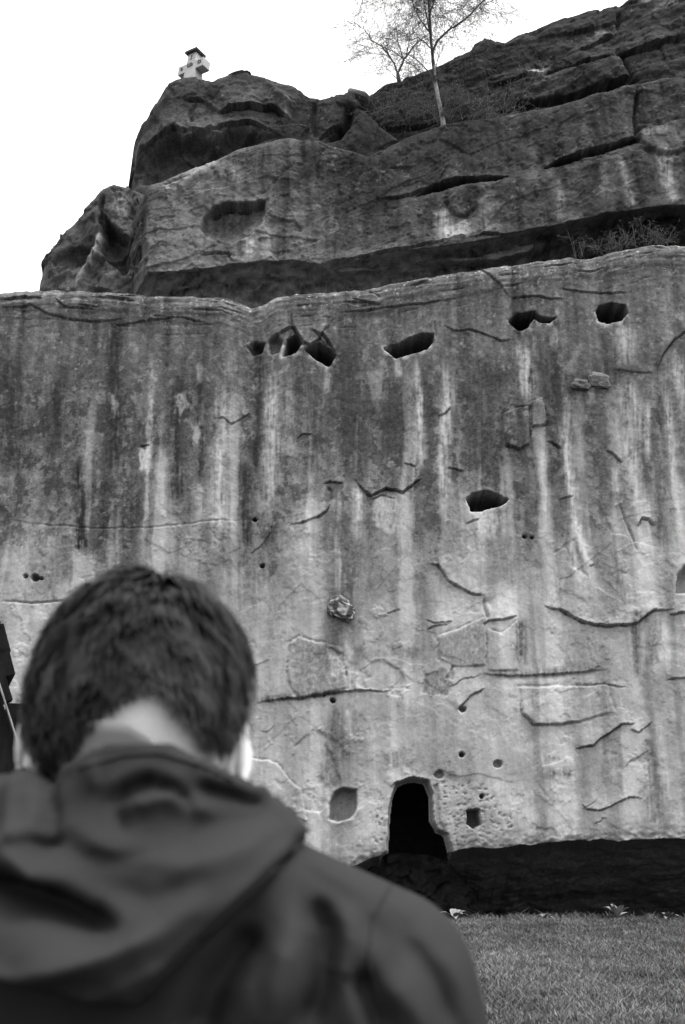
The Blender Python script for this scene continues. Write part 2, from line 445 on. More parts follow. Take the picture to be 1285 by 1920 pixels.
# ---- the great lower wall ----------------------------------------------------------------
Y_WALL = 30.0
RIM = [(-300,560),(-60,555),(0,553),(50,551),(110,547),(180,548),(300,556),(420,560),(450,570),(470,579),(492,577),(520,561),(560,553),(640,548),(700,541),(760,530),(880,512),(940,503),(1000,494),(1070,482),(1100,485),(1170,470),(1215,460),(1285,461),(1500,440)]
WALL_BOT = [(-500,1690),(300,1680),(600,1660),(650,1630),(690,1610),(720,1604),(735,1602),(812,1600),(845,1599),(900,1591),(1000,1583),(1100,1577),(1200,1574),(1285,1572),(1700,1560)]
def wall_relief(u, v, X, Z, dtop):
    R = Relief(u, v, 3.0, 11)
    hgt = np.clip((v - 560) / 1000, -0.1, 1.1)            # 0 at the rim, 1 at the foot
    big = fbm(X / 5, Z / 7, 0.2, 3, 3)
    blot = 1.5 * fbm(X / 1.1, Z / 1.6, 2.2, 5, 4)
    strk = 1.9 * fbm(X / 0.33, Z / 5.0, 4.4, 4, 5)
    strk2 = 1.6 * fbm(X / 1.3, Z / 9.0, 6.4, 3, 6)
    fine = 1.5 * fbm(X / 0.16, Z / 0.18, 8.4, 3, 7)
    lich = fbm(X / 0.42, Z / 0.5, 5.4, 5, 8, 0.65)
    # weathered lichen crust above, fresh spalled stone below
    k = sstep(0.22, 0.62, hgt + 0.20 * strk2 + 0.12 * big + 0.05 * blot + 0.10 * (X / 11) - 0.02)
    dark = 0.092 * (1 + 0.40 * blot + 0.50 * strk + 0.35 * fine)
    pale = 0.222 * (1 + 0.14 * blot + 0.20 * strk + 0.28 * strk2 + 0.06 * fine + 0.25 * fbm(X / 2.2, Z / 2.0, 12.2, 4, 14))
    R.t = dark * (1 - k) + pale * k
    # crusts of lichen, dark and pale, in broken vertical bands
    m = sstep(0.02, 0.14, 1.5 * lich + 0.30 * strk) * (1 - 0.8 * k) * sstep(0.05, 0.2, hgt)
    R.t = R.t * (1 - 0.6 * m) + 0.030 * 0.6 * m
    m = sstep(0.16, 0.26, 1.2 * fbm(X / 0.24, Z / 0.27, 15.4, 5, 9, 0.7) + 0.12 * strk) * (1 - 0.75 * k)
    R.t = R.t * (1 - 0.45 * m) + 0.20 * 0.45 * m
    # curtains of run-off, pale and dark, that bend a little over the relief
    cx = X + 0.18 * fbm(X / 1.5, Z / 1.5, 21.1, 3, 15) + 0.10 * big
    cur = fbm(cx / 0.55, Z / 12.0, 31.0, 2, 16) + 0.14 * fbm(cx / 0.12, Z / 4.0, 33.0, 3, 17) + 0.25 * fbm(X / 1.0, Z / 1.6, 37.0, 3, 19)
    m = sstep(0.08, 0.30, cur + 0.06 * X / 11) * sstep(0.12, 0.3, hgt) * 0.6
    R.t = R.t * (1 - m) + (0.26 + 0.05 * k) * m
    m = sstep(0.12, 0.36, -cur) * sstep(0.05, 0.2, hgt) * 0.6
    R.t = R.t * (1 - m) + (0.05 + 0.07 * k) * m
    # pale specks along the rim
    m = sstep(0.3, 0.42, fbm(X / 0.1, Z / 0.1, 3.4, 2, 10)) * np.exp(-dtop / 0.8)
    R.t = R.t * (1 - 0.6 * m) + 0.4 * 0.6 * m
    # relief common to the whole wall
    R.h += 0.34 * big + 0.05 * blot
    R.h += flakes(R.u, R.v, 0.026, 170, 21, (-.2, .2)) * (0.25 + 0.75 * k)
    R.h += flakes(R.u, R.v, 0.010, 70, 22, (.16,)) * (0.15 + 0.85 * k) * (0.4 + 0.6 * sstep(-.2, .2, big + blot))
    R.h += (0.010 * fine + 0.02 * lich) * (1 - 0.75 * k) + 0.016 * strk
    R.h += flakes(R.u + 14 * fbm(u / 40, v / 40, 2.7, 3, 29), R.v, 0.016, 85, 30, (-.12, .2), 1.0, .7) * k
    R.h += 0.03 * k * fbm(X / .5, Z / .35, 17.0, 4, 33) * sstep(-.05, .25, fbm(X / 1.6, Z / 1.2, 18.0, 2, 34))
    fc, fe = facets(u + 16 * fbm(u / 60, v / 60, .4, 3, 27), v + 16 * fbm(u / 60, v / 60, 5.4, 3, 28), 95, 120, 0.1, 26)
    R.h += 0.014 * fc * (0.3 + 0.7 * k)
    # bedding under the rim: broken lips parallel to it
    bed = fbm(X / 1.6, dtop / 0.20, 2.0, 4, 23)
    near_top = np.exp(-(dtop / 0.95) ** 2)
    R.h += near_top * (0.10 * bed - 0.12 * sstep(0.18, 0.34, fbm(X / 1.5, dtop / 0.16 + 0.4 * fbm(X / .8, 0, 0, 2, 25), 7.0, 3, 24)))
    R.h += 0.10 * np.exp(-((dtop - 0.5) / 0.4) ** 2)
    for pts in ([(0,582),(60,576),(100,592),(150,598),(200,600),(235,594)], [(215,606),(290,598),(340,596),(390,606)], [(105,560),(120,575),(180,580)],
                [(660,560),(690,566),(720,572)], [(830,610),(850,622),(880,618),(905,625),(940,640),(965,638)], [(740,620),(735,640)], [(895,500),(960,560)],
                [(1050,540),(1110,548),(1180,544)], [(960,560),(1000,556),(1060,560)], [(640,585),(720,575),(800,570),(860,562)]):
        R.ledge(pts, 0.07, 22, 0.10, 3.0)
    for pts in ([(545,590),(548,610),(560,635)], [(815,600),(818,640)], [(690,545),(715,560)],
                [(0,1128),(60,1130),(130,1126)], [(1160,940),(1180,990),(1200,1040)]):
        R.crack(pts, 1.8, 0.07)
    R.crack([(0,967),(60,980),(180,990),(300,990),(400,980),(490,977)], 1.5, .03)
    # named ledges
    R.ledge([(664,897),(680,915),(695,932),(712,922),(725,917),(755,925),(775,908),(792,897)], 0.10, 50, 0.18, 4)
    R.ledge([(695,940),(715,930),(740,936)], 0.03, 15, 0.08, 3)
    R.ledge([(805,1055),(822,1058),(840,1085),(870,1105),(888,1112),(908,1118)], 0.12, 40, 0.16, 3.5)
    R.crack([(908,1118),(910,1140),(914,1166)], 2.5, 0.12)
    R.ledge([(905,1172),(914,1166),(940,1160),(968,1154)], 0.12, 30, 0.16, 3.5)
    R.ledge([(1020,1134),(1030,1139),(1050,1141),(1080,1158),(1110,1169),(1150,1172),(1190,1170),(1203,1160),(1225,1145),(1262,1142)], 0.20, 60, 0.24, 4.5)
    R.ledge([(1255,1152),(1275,1147),(1320,1150)], 0.15, 50, 0.2, 4.5)
    R.ledge([(855,1332),(866,1322),(880,1306),(908,1290)], 0.10, 28, 0.12, 3)
    R.ledge([(973,1318),(980,1340),(1000,1360),(1050,1357),(1090,1352)], 0.13, 60, 0.12, 5)
    R.ledge([(1078,1402),(1110,1398),(1140,1375),(1165,1358),(1190,1358)], 0.15, 36, 0.2, 3.5)
    R.ledge([(1180,1368),(1200,1372),(1212,1362),(1225,1353)], 0.08, 20, 0.1, 3)
    R.ledge([(1090,1505),(1100,1518),(1125,1520),(1160,1503),(1180,1493),(1207,1498)], 0.09, 24, 0.14, 3)
    R.ledge([(840,1290),(870,1272),(905,1264)], 0.04, 25, 0.07, 3)
    R.ledge([(905,1262),(960,1268),(1000,1266),(1060,1262),(1140,1254)], 0.08, 40, 0.07, 9)
    R.ledge([(1070,1284),(1120,1282),(1180,1288)], 0.05, 16, 0.07, 2.5)
    R.ledge([(1250,1275),(1285,1270),(1330,1275)], 0.1, 24, 0.16, 4)
    R.ledge([(480,1318),(540,1309),(565,1308),(620,1300),(660,1294),(735,1296)], 0.12, 50, 0.12, 5)
    R.ledge([(548,985),(575,980),(600,970),(612,962),(620,948)], 0.1, 34, 0.16, 3.5)
    R.ledge([(606,910),(620,905),(645,907)], 0.08, 24, 0.12, 3)
    R.crack([(620,948),(622,925),(612,915)], 2.2, 0.08)
    R.ledge([(470,1040),(490,1025),(508,1000),(512,970)], 0.06, 22, 0.08, 3)
    R.ledge([(558,826),(566,818),(586,816)], 0.05, 16, 0.12, 3)
    R.ledge([(402,788),(420,785),(435,797),(455,788),(472,776)], 0.05, 20, 0.07, 3)
    R.ledge([(265,838),(272,836),(280,836)], 0.05, 12, 0.1, 3)
    R.ledge([(1136,842),(1150,852),(1168,868)], 0.09, 18, 0.12, 3)
    R.ledge([(1022,825),(1040,832),(1055,840)], 0.09, 18, 0.12, 3)
    R.ledge([(1198,985),(1206,968),(1218,972),(1228,986)], 0.12, 14, 0.18, 4)
    R.ledge([(840,877),(855,880),(870,885)], 0.07, 18, 0.1, 3)
    R.ledge([(758,868),(768,872),(780,878)], 0.06, 18, 0.1, 3)
    R.ledge([(873,982),(885,976),(898,970)], 0.06, 14, 0.12, 3)
    R.ledge([(1048,935),(1065,930),(1076,928)], 0.06, 14, 0.1, 3)
    R.ledge([(1235,690),(1245,660),(1265,635),(1300,615)], 0.12, 40, 0.12, 4)
    R.ledge([(1150,690),(1180,695),(1230,700)], 0.04, 14, 0.06, 3)
    R.ledge([(820,782),(832,775),(846,760)], 0.07, 18, 0.12, 3)
    R.ledge([(798,1182),(810,1176),(840,1170)], 0.07, 20, 0.1, 3)
    R.ledge([(795,1160),(815,1170),(850,1165)], 0.05, 16, 0.07, 3)
    R.ledge([(725,1152),(745,1143),(752,1145)], 0.05, 14, 0.1, 3)
    # raised and hollow plates in the lower wall
    R.plate([(670,1284),(678,1258),(694,1243),(720,1242),(742,1255),(760,1275),(764,1292),(700,1294)], -0.05, 3, 0.06)
    R.plate([(545,1205),(560,1196),(640,1215),(650,1290),(600,1302),(562,1306),(546,1288),(540,1258)], 0.05, 4, 0.07)
    R.plate([(545,1432),(556,1398),(572,1384),(592,1366),(606,1376),(612,1402),(628,1432),(640,1480),(600,1520),(540,1510)], -0.05, 3, 0.06)
    R.plate([(455,1420),(520,1430),(540,1462),(565,1480),(575,1540),(420,1500)], 0.06, 3, 0.05)
    R.plate([(975,1290),(1140,1285),(1150,1335),(1090,1352),(1003,1360),(980,1338)], 0.05, 5, 0.04)
    R.plate([(836,1272),(842,1260),(848,1248),(849,1276)], -0.1, 2, 0.02)
    R.plate([(797,1268),(830,1255),(848,1285),(838,1305),(790,1300)], -0.05, 2.5, 0.04)
    R.plate([(820,1195),(905,1160),(912,1200),(908,1248),(850,1250),(824,1235)], 0.05, 3, 0.05)
    R.plate([(940,1190),(968,1165),(975,1220),(970,1258),(915,1256),(914,1180)], 0.05, 3, 0.05)
    R.plate([(615,1225),(622,1216),(642,1226),(648,1262),(636,1280),(618,1258)], -0.06, 2.5, 0.05)
    R.plate([(942,778),(962,768),(990,763),(993,832),(975,842),(952,836),(944,812)], 0.16, 3, 0.12)
    R.plate([(998,752),(1018,748),(1026,790),(1022,797),(999,800)], 0.12, 3, 0.1)
    R.plate([(1042,1035),(1060,1025),(1075,1060),(1100,1080),(1090,1050),(1078,1010)], -0.05, 3, 0.04)
    R.plate([(1168,1130),(1150,1000),(1120,930),(1130,1000),(1120,1100)], -0.04, 4, 0.0)
    # flutes the water has cut
    for pts, w, d in (([(1150,690),(1165,790),(1195,910),(1205,1000),(1210,1160)], 11, 0.09), ([(840,650),(838,760),(832,860),(838,1000)], 7, 0.07),
                      ([(1062,740),(1070,850),(1080,950),(1110,1050),(1122,1150)], 9, 0.07), ([(511,690),(512,780),(508,950)], 10, 0.05),
                      ([(655,1150),(655,1200),(658,1290),(656,1400)], 7, 0.08), ([(1207,1160),(1212,1300),(1222,1420),(1240,1560)], 9, 0.09),
                      ([(420,800),(412,950),(405,1060)], 12, 0.05), ([(790,700),(791,880)], 5, 0.05), ([(1018,800),(1025,900),(1028,1000)], 6, 0.07),
                      ([(1245,680),(1268,850),(1280,1000)], 10, 0.1), ([(215,640),(212,740),(214,820)], 8, -0.05), ([(345,690),(340,800),(338,960)], 9, -0.05)):
        R.crack(pts, w, d)
    # dark lichen streaks and stains, with dark bands along two horizontal grooves
    for pts, w, t, a in (([(150,858),(148,950),(152,1045)], 13, .05, .85), ([(212,600),(216,720),(214,840),(205,900)], 14, .055, .7), ([(462,860),(464,960),(462,1035)], 12, .06, .75),
                      ([(490,640),(488,760),(482,900)], 9, .05, .75), ([(335,690),(330,820),(336,960)], 20, .06, .6), ([(380,640),(376,760),(380,920)], 12, .06, .6),
                      ([(20,650),(25,760),(20,900)], 22, .065, .6), ([(100,700),(104,800),(100,860)], 16, .06, .6), ([(585,700),(592,800),(585,900)], 16, .08, .6),
                      ([(560,700),(556,800)], 8, .08, .6), ([(650,640),(655,760),(648,880)], 26, .075, .6), ([(740,740),(735,860)], 24, .08, .6),
                      ([(905,660),(900,800),(905,900)], 34, .085, .55), ([(648,950),(650,1060),(640,1180),(615,1270)], 26, .11, .75), ([(640,1320),(630,1400),(620,1480)], 22, .12, .75),
                      ([(1040,880),(1052,1000)], 14, .12, .6), ([(1195,1140),(1197,1270)], 12, .10, .75), ([(975,1160),(980,1250)], 13, .12, .75),
                      ([(1215,1380),(1230,1480),(1240,1565)], 18, .13, .6), ([(1120,740),(1130,860),(1150,960)], 16, .11, .6), ([(1195,700),(1235,880),(1245,1040)], 11, .10, .65),
                      ([(1010,640),(1030,760)], 16, .09, .6), ([(1090,600),(1100,700)], 22, .10, .6), ([(1160,1060),(1165,1140)], 22, .16, .6), ([(945,1000),(950,1100)], 22, .17, .6),
                      ([(850,980),(845,1040)], 12, .15, .5), ([(1000,1450),(1075,1452)], 10, .13, .7), ([(1018,1425),(1050,1420)], 6, .15, .6), ([(905,1262),(1000,1264),(1140,1250)], 9, .14, .7),
                      ([(480,1312),(560,1308),(650,1296)], 7, .10, .7), ([(735,1410),(745,1440)], 26, .17, .6), ([(870,1560),(960,1500)], 16, .19, .5), ([(880,1340),(890,1400)], 14, .19, .5)):
        R.streak(pts, w, t * (0.62 if t < .1 else 0.85), min(1, a * 1.15), 2.2)
    rs = np.random.default_rng(77)
    for _ in range(8):
        x0_, y0_ = rs.uniform(430, 1290), 1560 - 620 * rs.random() ** 1.2; L_ = rs.uniform(8, 60) ** 1.0; a0 = rs.uniform(-.9, .6); bend = rs.uniform(-.4, .8)
        pp = [(x0_ + L_ * t, y0_ + L_ * (math.sin(a0) * t + bend * t * (1 - t) + .07 * rs.normal())) for t in np.linspace(0, 1, 6)]
        R.ledge(pp, rs.uniform(.02, .06), rs.uniform(8, 22), rs.uniform(.02, .08), rs.uniform(1.5, 2.6))
    # darker grey patches on and between the plates of the lower wall
    R.patch([(797,1268),(830,1255),(848,1285),(838,1305),(790,1300)], 0.108, .8, 4)
    R.patch([(820,1200),(905,1160),(912,1200),(908,1248),(850,1250),(824,1235)], 0.122, .7, 6)
    R.patch([(1040,1185),(1100,1175),(1150,1235),(1140,1255),(1060,1260)], 0.137, .6, 10)
    R.patch([(735,1220),(790,1210),(785,1235),(750,1238)], 0.101, .7, 6)
    R.patch([(660,1215),(682,1208),(690,1235),(668,1245)], 0.086, .7, 5)
    R.patch([(545,1205),(560,1196),(640,1215),(650,1290),(600,1302),(562,1306),(546,1288)], 0.094, .6, 10)
    R.patch([(1215,1160),(1235,1160),(1240,1240),(1215,1245)], 0.094, .7, 6)
    R.patch([(750,1420),(840,1425),(860,1460),(770,1450)], 0.122, .6, 8)
    R.patch([(690,1010),(720,990),(728,1090),(690,1100)], 0.101, .5, 10)
    R.patch([(900,1010),(960,1000),(970,1090),(900,1095)], 0.137, .6, 12)
    # pale leached streaks
    for pts, w, t, a in (([(283,640),(282,760),(279,840),(275,950),(268,1055)], 4.5, .42, .85), ([(424,690),(422,790),(415,900),(410,1060)], 15, .40, .8), ([(414,820),(408,1040)], 7, .52, .7),
                      ([(511,672),(513,780),(508,900),(506,1000)], 12, .42, .85), ([(540,700),(545,800),(560,900)], 9, .30, .6), ([(318,960),(320,1070)], 9, .40, .7), ([(100,1000),(95,1100)], 14, .34, .5),
                      ([(435,640),(430,720)], 8, .28, .6), ([(374,680),(374,720)], 5, .38, .7), ([(615,690),(612,740)], 6, .36, .7),
                      ([(745,665),(747,712)], 5, .36, .8), ([(782,660),(788,760),(791,890)], 5, .48, .9), ([(842,650),(838,700),(840,760),(833,860),(838,1000)], 8, .48, .9),
                      ([(980,630),(985,700),(988,760)], 13, .42, .85), ([(1016,795),(1024,900),(1028,1010)], 6, .50, .9), ([(1062,735),(1068,850),(1078,950),(1105,1045),(1122,1150)], 10, .48, .9),
                      ([(1080,760),(1092,900)], 10, .34, .7), ([(1078,970),(1072,1030),(1092,1090),(1110,1140)], 6, .46, .7), ([(1165,600),(1172,640),(1180,690)], 16, .38, .75),
                      ([(1160,695),(1182,830),(1208,950),(1214,1150)], 9, .50, .9), ([(1180,700),(1205,840)], 10, .38, .8), ([(1212,745),(1218,870)], 5, .52, .9), ([(1155,870),(1158,935)], 6, .46, .85),
                      ([(1243,690),(1268,850),(1282,1010)], 8, .48, .85), ([(1262,650),(1290,800)], 12, .40, .8), ([(1040,610),(1038,660)], 5, .36, .8), ([(666,900),(676,1025)], 8, .46, .9),
                      ([(1245,1150),(1250,1260)], 9, .50, .85), ([(1207,1170),(1210,1280)], 6, .42, .8), ([(655,1160),(656,1240),(660,1300),(656,1400)], 8, .46, .85), ([(790,1010),(780,1080)], 12, .34, .6),
                      ([(830,1115),(838,1160)], 8, .42, .8), ([(1005,1050),(1000,1150)], 12, .36, .7), ([(930,1290),(935,1380)], 8, .38, .6), ([(1145,1385),(1150,1480)], 5, .42, .7), ([(1190,1380),(1200,1470)], 5, .44, .8),
                      ([(1230,1330),(1245,1430),(1262,1520)], 7, .44, .8), ([(590,1050),(585,1120)], 9, .40, .7), ([(515,1440),(520,1500)], 10, .42, .7), ([(702,1470),(706,1580)], 12, .42, .6),
                      ([(140,1090),(120,1140)], 12, .40, .6), ([(25,1130),(22,1190)], 7, .40, .6), ([(430,1080),(400,1090)], 20, .36, .5), ([(960,1420),(975,1540)], 40, .36, .5)):
        R.streak(pts, w * 1.25, t * 0.62, a * 0.9, 2.2, 0.25)
    for poly, t, a, w in (([(698,942),(725,930),(768,926),(772,990),(735,1005),(705,985)], .38, .8, 6), ([(262,842),(282,838),(280,885),(262,882)], .42, .9, 3), ([(332,735),(348,735),(352,760),(338,790)], .30, .8, 4),
                       ([(362,795),(375,795),(375,835),(364,838)], .30, .8, 4), ([(204,735),(220,738),(214,782)], .28, .8, 4), ([(885,962),(940,950),(930,990),(905,1010)], .44, .8, 8), ([(1050,1000),(1075,1060),(1040,1110),(1030,1060)], .36, .5, 14),
                       ([(910,1130),(960,1110),(955,1150),(915,1160)], .40, .7, 6), ([(690,700),(720,695),(715,750),(700,750)], .25, .8, 4), ([(1090,640),(1075,700),(1050,700)], .26, .7, 6),
                       ([(670,1455),(735,1470),(733,1590),(675,1585)], .36, .6, 6), ([(812,1470),(960,1450),(980,1560),(850,1590),(815,1560)], .33, .5, 12), ([(615,1220),(640,1228),(645,1262),(622,1270)], .40, .8, 4),
                       ([(915,1470),(1000,1480),(1010,1540),(940,1530)], .38, .6, 14), ([(1020,1290),(1090,1286),(1060,1310)], .40, .5, 8), ([(860,1310),(908,1290),(910,1380),(850,1420)], .34, .6, 14),
                       ([(490,1110),(545,1060),(560,1150),(500,1200)], .34, .5, 20)):
        R.patch(poly, t * .78, a * .85, w)
    # pitted, honeycombed stone beside the doorway
    idx, sd = signed(R.u, R.v, [(818,1462),(905,1470),(960,1530),(968,1560),(900,1580),(850,1590),(816,1545)], 12)
    m = sstep(-8, 8, sd); uu, vv = u[idx], v[idx]
    cell = fbm(uu / 7, vv / 7, 3.1, 3, 61)
    R.h[idx] -= m * (0.055 * sstep(0.05, 0.4, cell) + 0.04 * np.abs(fbm(uu / 20, vv / 20, 2, 3, 62)))
    idx, sd = signed(R.u, R.v, [(695,1490),(715,1490),(722,1580),(700,1585)], 12)
    m = sstep(-6, 6, sd); uu, vv = u[idx], v[idx]
    R.h[idx] -= m * 0.06 * sstep(0.1, 0.35, fbm(uu / 6, vv / 8, 5.1, 3, 63))
    # ragged foot of the wall
    foot = np.exp(-np.clip(np.interp(u, [q[0] for q in WALL_BOT], [q[1] for q in WALL_BOT]) - v, 0, 400) / 13)
    R.h -= foot * (0.10 + 0.16 * fbm(u / 14, v / 10, 6.1, 4, 64))
    # holes
    R.pit([(722,651),(745,645),(760,638),(790,627),(812,628),(813,640),(800,655),(775,662),(745,668)], 1.5, 2.5, 0, .03, .42)
    R.pit([(955,605),(970,592),(995,587),(1000,595),(990,615),(975,622)], 1.5, 2.5, 0, .03, .42)
    R.pit([(1000,586),(1012,596),(1030,600),(1042,596),(1030,606),(1012,604),(1000,598)], 0.5, 2.5, 0, .03, .45)
    R.pit([(1119,583),(1125,573),(1150,569),(1172,572),(1176,585),(1165,598),(1140,605),(1125,600)], 1.6, 2.5, 0, .03, .40)
    R.pit([(876,935),(890,925),(915,920),(935,926),(953,935),(940,945),(905,955),(885,958)], 1.5, 2.5, 0, .03, .44)
    R.pit([(575,655),(585,648),(600,645),(615,655),(628,668),(615,685),(595,675)], 1.4, 2.5, 0, .03, .45)
    R.pit([(533,668),(540,640),(555,630),(566,640),(555,660)], 0.9, 2.5, 0, .03, .45)
    R.pit([(466,652),(480,640),(496,646),(494,662),(474,666)], 0.5, 4, 8)
    R.pit([(505,640),(520,628),(530,640),(525,660),(508,665)], 0.3, 3, 6, .02)
    R.ledge([(510,640),(530,622),(548,612),(566,640),(580,648),(596,640),(606,625),(622,650),(632,670)], 0.18, 26, 0.16, 5)
    R.ledge([(585,620),(600,630),(612,650)], 0.1, 14, 0.12, 4)
    R.pit([(618,1535),(617,1508),(628,1487),(645,1478),(668,1480),(668,1515),(655,1534),(635,1540)], 0.42, 2.5, 0, .05, .40)
    R.pit([(702,1640),(716,1604),(726,1596),(729,1530),(734,1492),(744,1470),(760,1463),(778,1460),(801,1465),(811,1490),(813,1538),(822,1556),(838,1564),(846,1590),(858,1640)], 0.75, 2.0)
    R.ledge([(733,1478),(745,1466),(775,1456),(808,1464)], 0.10, 16, 0.16, 5)
    R.plate([(812,1475),(820,1470),(826,1540),(840,1570),(818,1560)], -0.12, 2.5, 0.03)
    R.pit([(874,1522),(898,1518),(901,1545),(888,1553),(874,1545)], 0.9, 1.8)
    for x, y, r, d in ((624,1313,5,.4),(865,1416,4.5,.4),(932,1433,8,.22),(903,1494,4,.4),(867,1330,6,.3),(66,1082,7,.35),(48,1080,4,.25),(76,1083,3,.3),(479,977,4,.35),(492,1063,4,.3),
                       (985,1006,3,.3),(1000,1007,2.5,.3),(823,1453,8,.2)):
        R.pit([(x + r * math.cos(a) * 1.1, y + r * 0.9 * math.sin(a)) for a in np.linspace(0, 6.28, 9)[:-1]], d, 1.5)
    R.pit([(1268,1112),(1270,1080),(1282,1062),(1300,1056),(1340,1060),(1345,1112)], 0.6, 3, 10, .04)
    R.t = 0.13 * (np.clip(R.t, .008, 1) / 0.13) ** 1.3
    return R.h, R.t
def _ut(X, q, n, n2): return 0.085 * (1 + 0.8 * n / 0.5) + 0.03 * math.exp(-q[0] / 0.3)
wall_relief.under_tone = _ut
_wt = rough_edge(trace(RIM, Y_WALL + 0.2), 0.12, 1.2, 31)
wall_top = rough_edge(_wt, 0.07, 0.3, 35)
wall_bot = rough_edge(trace(WALL_BOT, Y_WALL), 0.12, 0.55, 32)
cliff_face, PW = rock_sheet('cliff_face', Y_WALL, -11.2, 11.2, 0.026, wall_bot, wall_top, wall_relief,
    [(0.25, 0.02), (1.2, -0.25), (2.6, -0.9), (4.2, -1.6), (5.5, -2.2), (6.0, -3.6)],
    [(0.25, 0.08), (0.6, 0.1), (1.2, 0.05), (2, 0.0), (4, 0.0), (8, 0.2), (16, 0.5)], far=30, kind_seed=1, round_top=0.28, cut=DOOR)

# ---- the upper tier ----------------------------------------------------------------------
Y_TIER = 33.6
TIER_TOP = [(-40,700),(60,640),(150,560),(232,430),(240,372),(262,355),(290,347),(350,325),(420,292),(480,274),(540,263),(580,265),(620,276),(690,296),(720,285),(760,258),(790,245),(830,238),(870,230),(900,226),(950,220),(1000,207),(1060,196),(1110,182),(1150,172),(1190,158),(1240,150),(1290,146),(1500,110)]
TIER_BOT = [(-40,720),(60,660),(150,590),(232,548),(238,530),(270,512),(345,508),(380,504),(436,497),(500,489),(548,488),(600,496),(660,490),(720,484),(800,478),(850,470),(920,462),(1000,440),(1060,428),(1130,410),(1200,402),(1240,394),(1290,396),(1500,370)]
def tier_relief(u, v, X, Z, dtop):
    R = Relief(u, v, 3.0, 71)
    big = fbm(X / 4, Z / 3, 0.2, 3, 73); blot = fbm(X / 0.9, Z / 1.1, 2.2, 5, 74)
    strk = fbm(X / 0.45, Z / 3.0, 4.4, 4, 75); fine = fbm(X / 0.18, Z / 0.18, 8.4, 3, 77)
    base = np.interp(u, [230, 420, 560, 640, 800, 1285], [.085, .105, .085, .050, .042, .046])
    low = sstep(0.2, 0.9, (v - np.interp(u, [q[0] for q in TIER_TOP], [q[1] for q in TIER_TOP])) / 220)
    R.t = base * (0.75 + 0.45 * low) * (1 + 0.45 * blot + 1.1 * strk + 0.3 * fine + 0.6 * fbm(X / .2, Z / 2.5, 14.4, 3, 76))
    m = sstep(0.2, 0.38, fbm(X / 0.35, Z / 0.35, 15.4, 5, 79, 0.65))
    R.t = R.t * (1 - 0.35 * m) + 0.11 * 0.35 * m
    R.h += 0.35 * big + 0.07 * blot + 0.03 * fine + flakes(R.u, R.v, 0.05, 110, 81) + flakes(R.u, R.v, 0.02, 40, 82)
    wu = u + 18 * fbm(u / 50, v / 50, .4, 4, 85); wv = v + 12 * fbm(u / 50, v / 50, 5.4, 4, 86)
    fc, fe = facets(wu, wv, 150, 55, 0.3, 83); fc2, fe2 = facets(wu, wv, 40, 22, 0.3, 84)
    R.h += 0.07 * fc + 0.035 * fc2 + 0.06 * fbm(X / .6, (Z - .35 * X) / .3, 3.1, 5, 87) * sstep(-.1, .3, fbm(X / 2, Z / 2, 9.1, 2, 90))
    # the left end curves away
    R.h -= 1.3 * np.clip((278 + 14 * fbm(v / 22, 0.3, 0.1, 3, 94) - R.u) / 40, 0, 1.8)
    R.h += 0.30 * sstep(0.35, 0.7, low) * sstep(640, 800, u)
    # the eye-shaped hollow
    R.pit([(377,428),(384,412),(400,396),(428,386),(470,384),(497,378),(498,398),(488,424),(470,446),(440,456),(402,450),(386,440)], 0.6, 3, 50, .04)
    R.ledge([(385,408),(405,394),(428,386),(462,386),(498,378)], 0.25, 26, 0.4, 7)
    R.ledge([(372,480),(400,476),(430,474),(434,490),(450,492)], 0.12, 24, 0.16, 4)
    R.ledge([(500,402),(530,410),(550,414),(566,430)], 0.1, 24, 0.08, 5)
    R.plate([(502,412),(530,410),(545,430),(535,470),(520,490),(505,470)], -0.15, 6, 0.03)
    R.crack([(378,430),(392,448),(420,462)], 2.5, .1)
    R.crack([(262,380),(265,430),(250,500)], 3, .2)
    R.crack([(350,330),(300,350)], 2.5, .1)
    R.crack([(590,290),(596,330),(600,300)], 2, .08)
    R.crack([(560,300),(500,360),(470,375)], 2.2, .06)
    R.crack([(690,300),(660,360),(640,440)], 3, .08)
    # gaps between the beds
    R.pit([(782,368),(805,352),(845,342),(895,344),(948,340),(930,347),(880,353),(830,362),(800,368)], 1.6, 2.2)
    R.ledge([(700,376),(760,368),(800,352),(850,340),(950,338)], 0.2, 40, 0.1, 4)
    R.pit([(1022,320),(1060,303),(1110,292),(1150,282),(1190,262),(1196,270),(1160,285),(1110,300),(1060,311)], 1.4, 2.2)
    R.ledge([(1020,318),(1060,300),(1110,288),(1150,278),(1196,258)], 0.25, 40, 0.1, 4)
    R.plate([(1188,262),(1205,245),(1300,225),(1300,300),(1230,300),(1195,285)], 0.25, 6, 0.15)
    R.crack([(1196,150),(1190,220),(1192,270),(1215,300)], 3, .25)
    R.plate([(835,385),(870,360),(905,365),(890,400),(868,418),(845,405)], 0.12, 4, 0.08)
    R.ledge([(838,395),(850,412),(866,416),(880,410)], 0.08, 16, 0.1, 3)
    R.ledge([(600,492),(680,486),(760,476),(850,458),(905,452),(950,458),(1000,445)], 0.15, 12, 0.15, 4)
    # stains
    for pts, w, t, a in (([(826,400),(832,440),(836,466)], 16, .33, .85), ([(860,425),(868,460)], 22, .28, .8), ([(1160,300),(1172,370),(1180,410)], 7, .20, .8), ([(1235,285),(1245,340),(1262,390)], 13, .26, .8),
                      ([(1042,340),(1048,430)], 8, .15, .7), ([(905,380),(920,450)], 16, .17, .6), ([(470,450),(468,486)], 9, .42, .8), ([(300,360),(360,325),(410,300)], 11, .26, .6), ([(440,310),(445,350)], 10, .22, .5),
                      ([(1270,240),(1225,250),(1200,262)], 8, .2, .5), ([(620,480),(740,470)], 6, .12, .5), ([(1130,310),(1125,400)], 8, .12, .6)):
        R.streak(pts, w, t, a, 2.2)
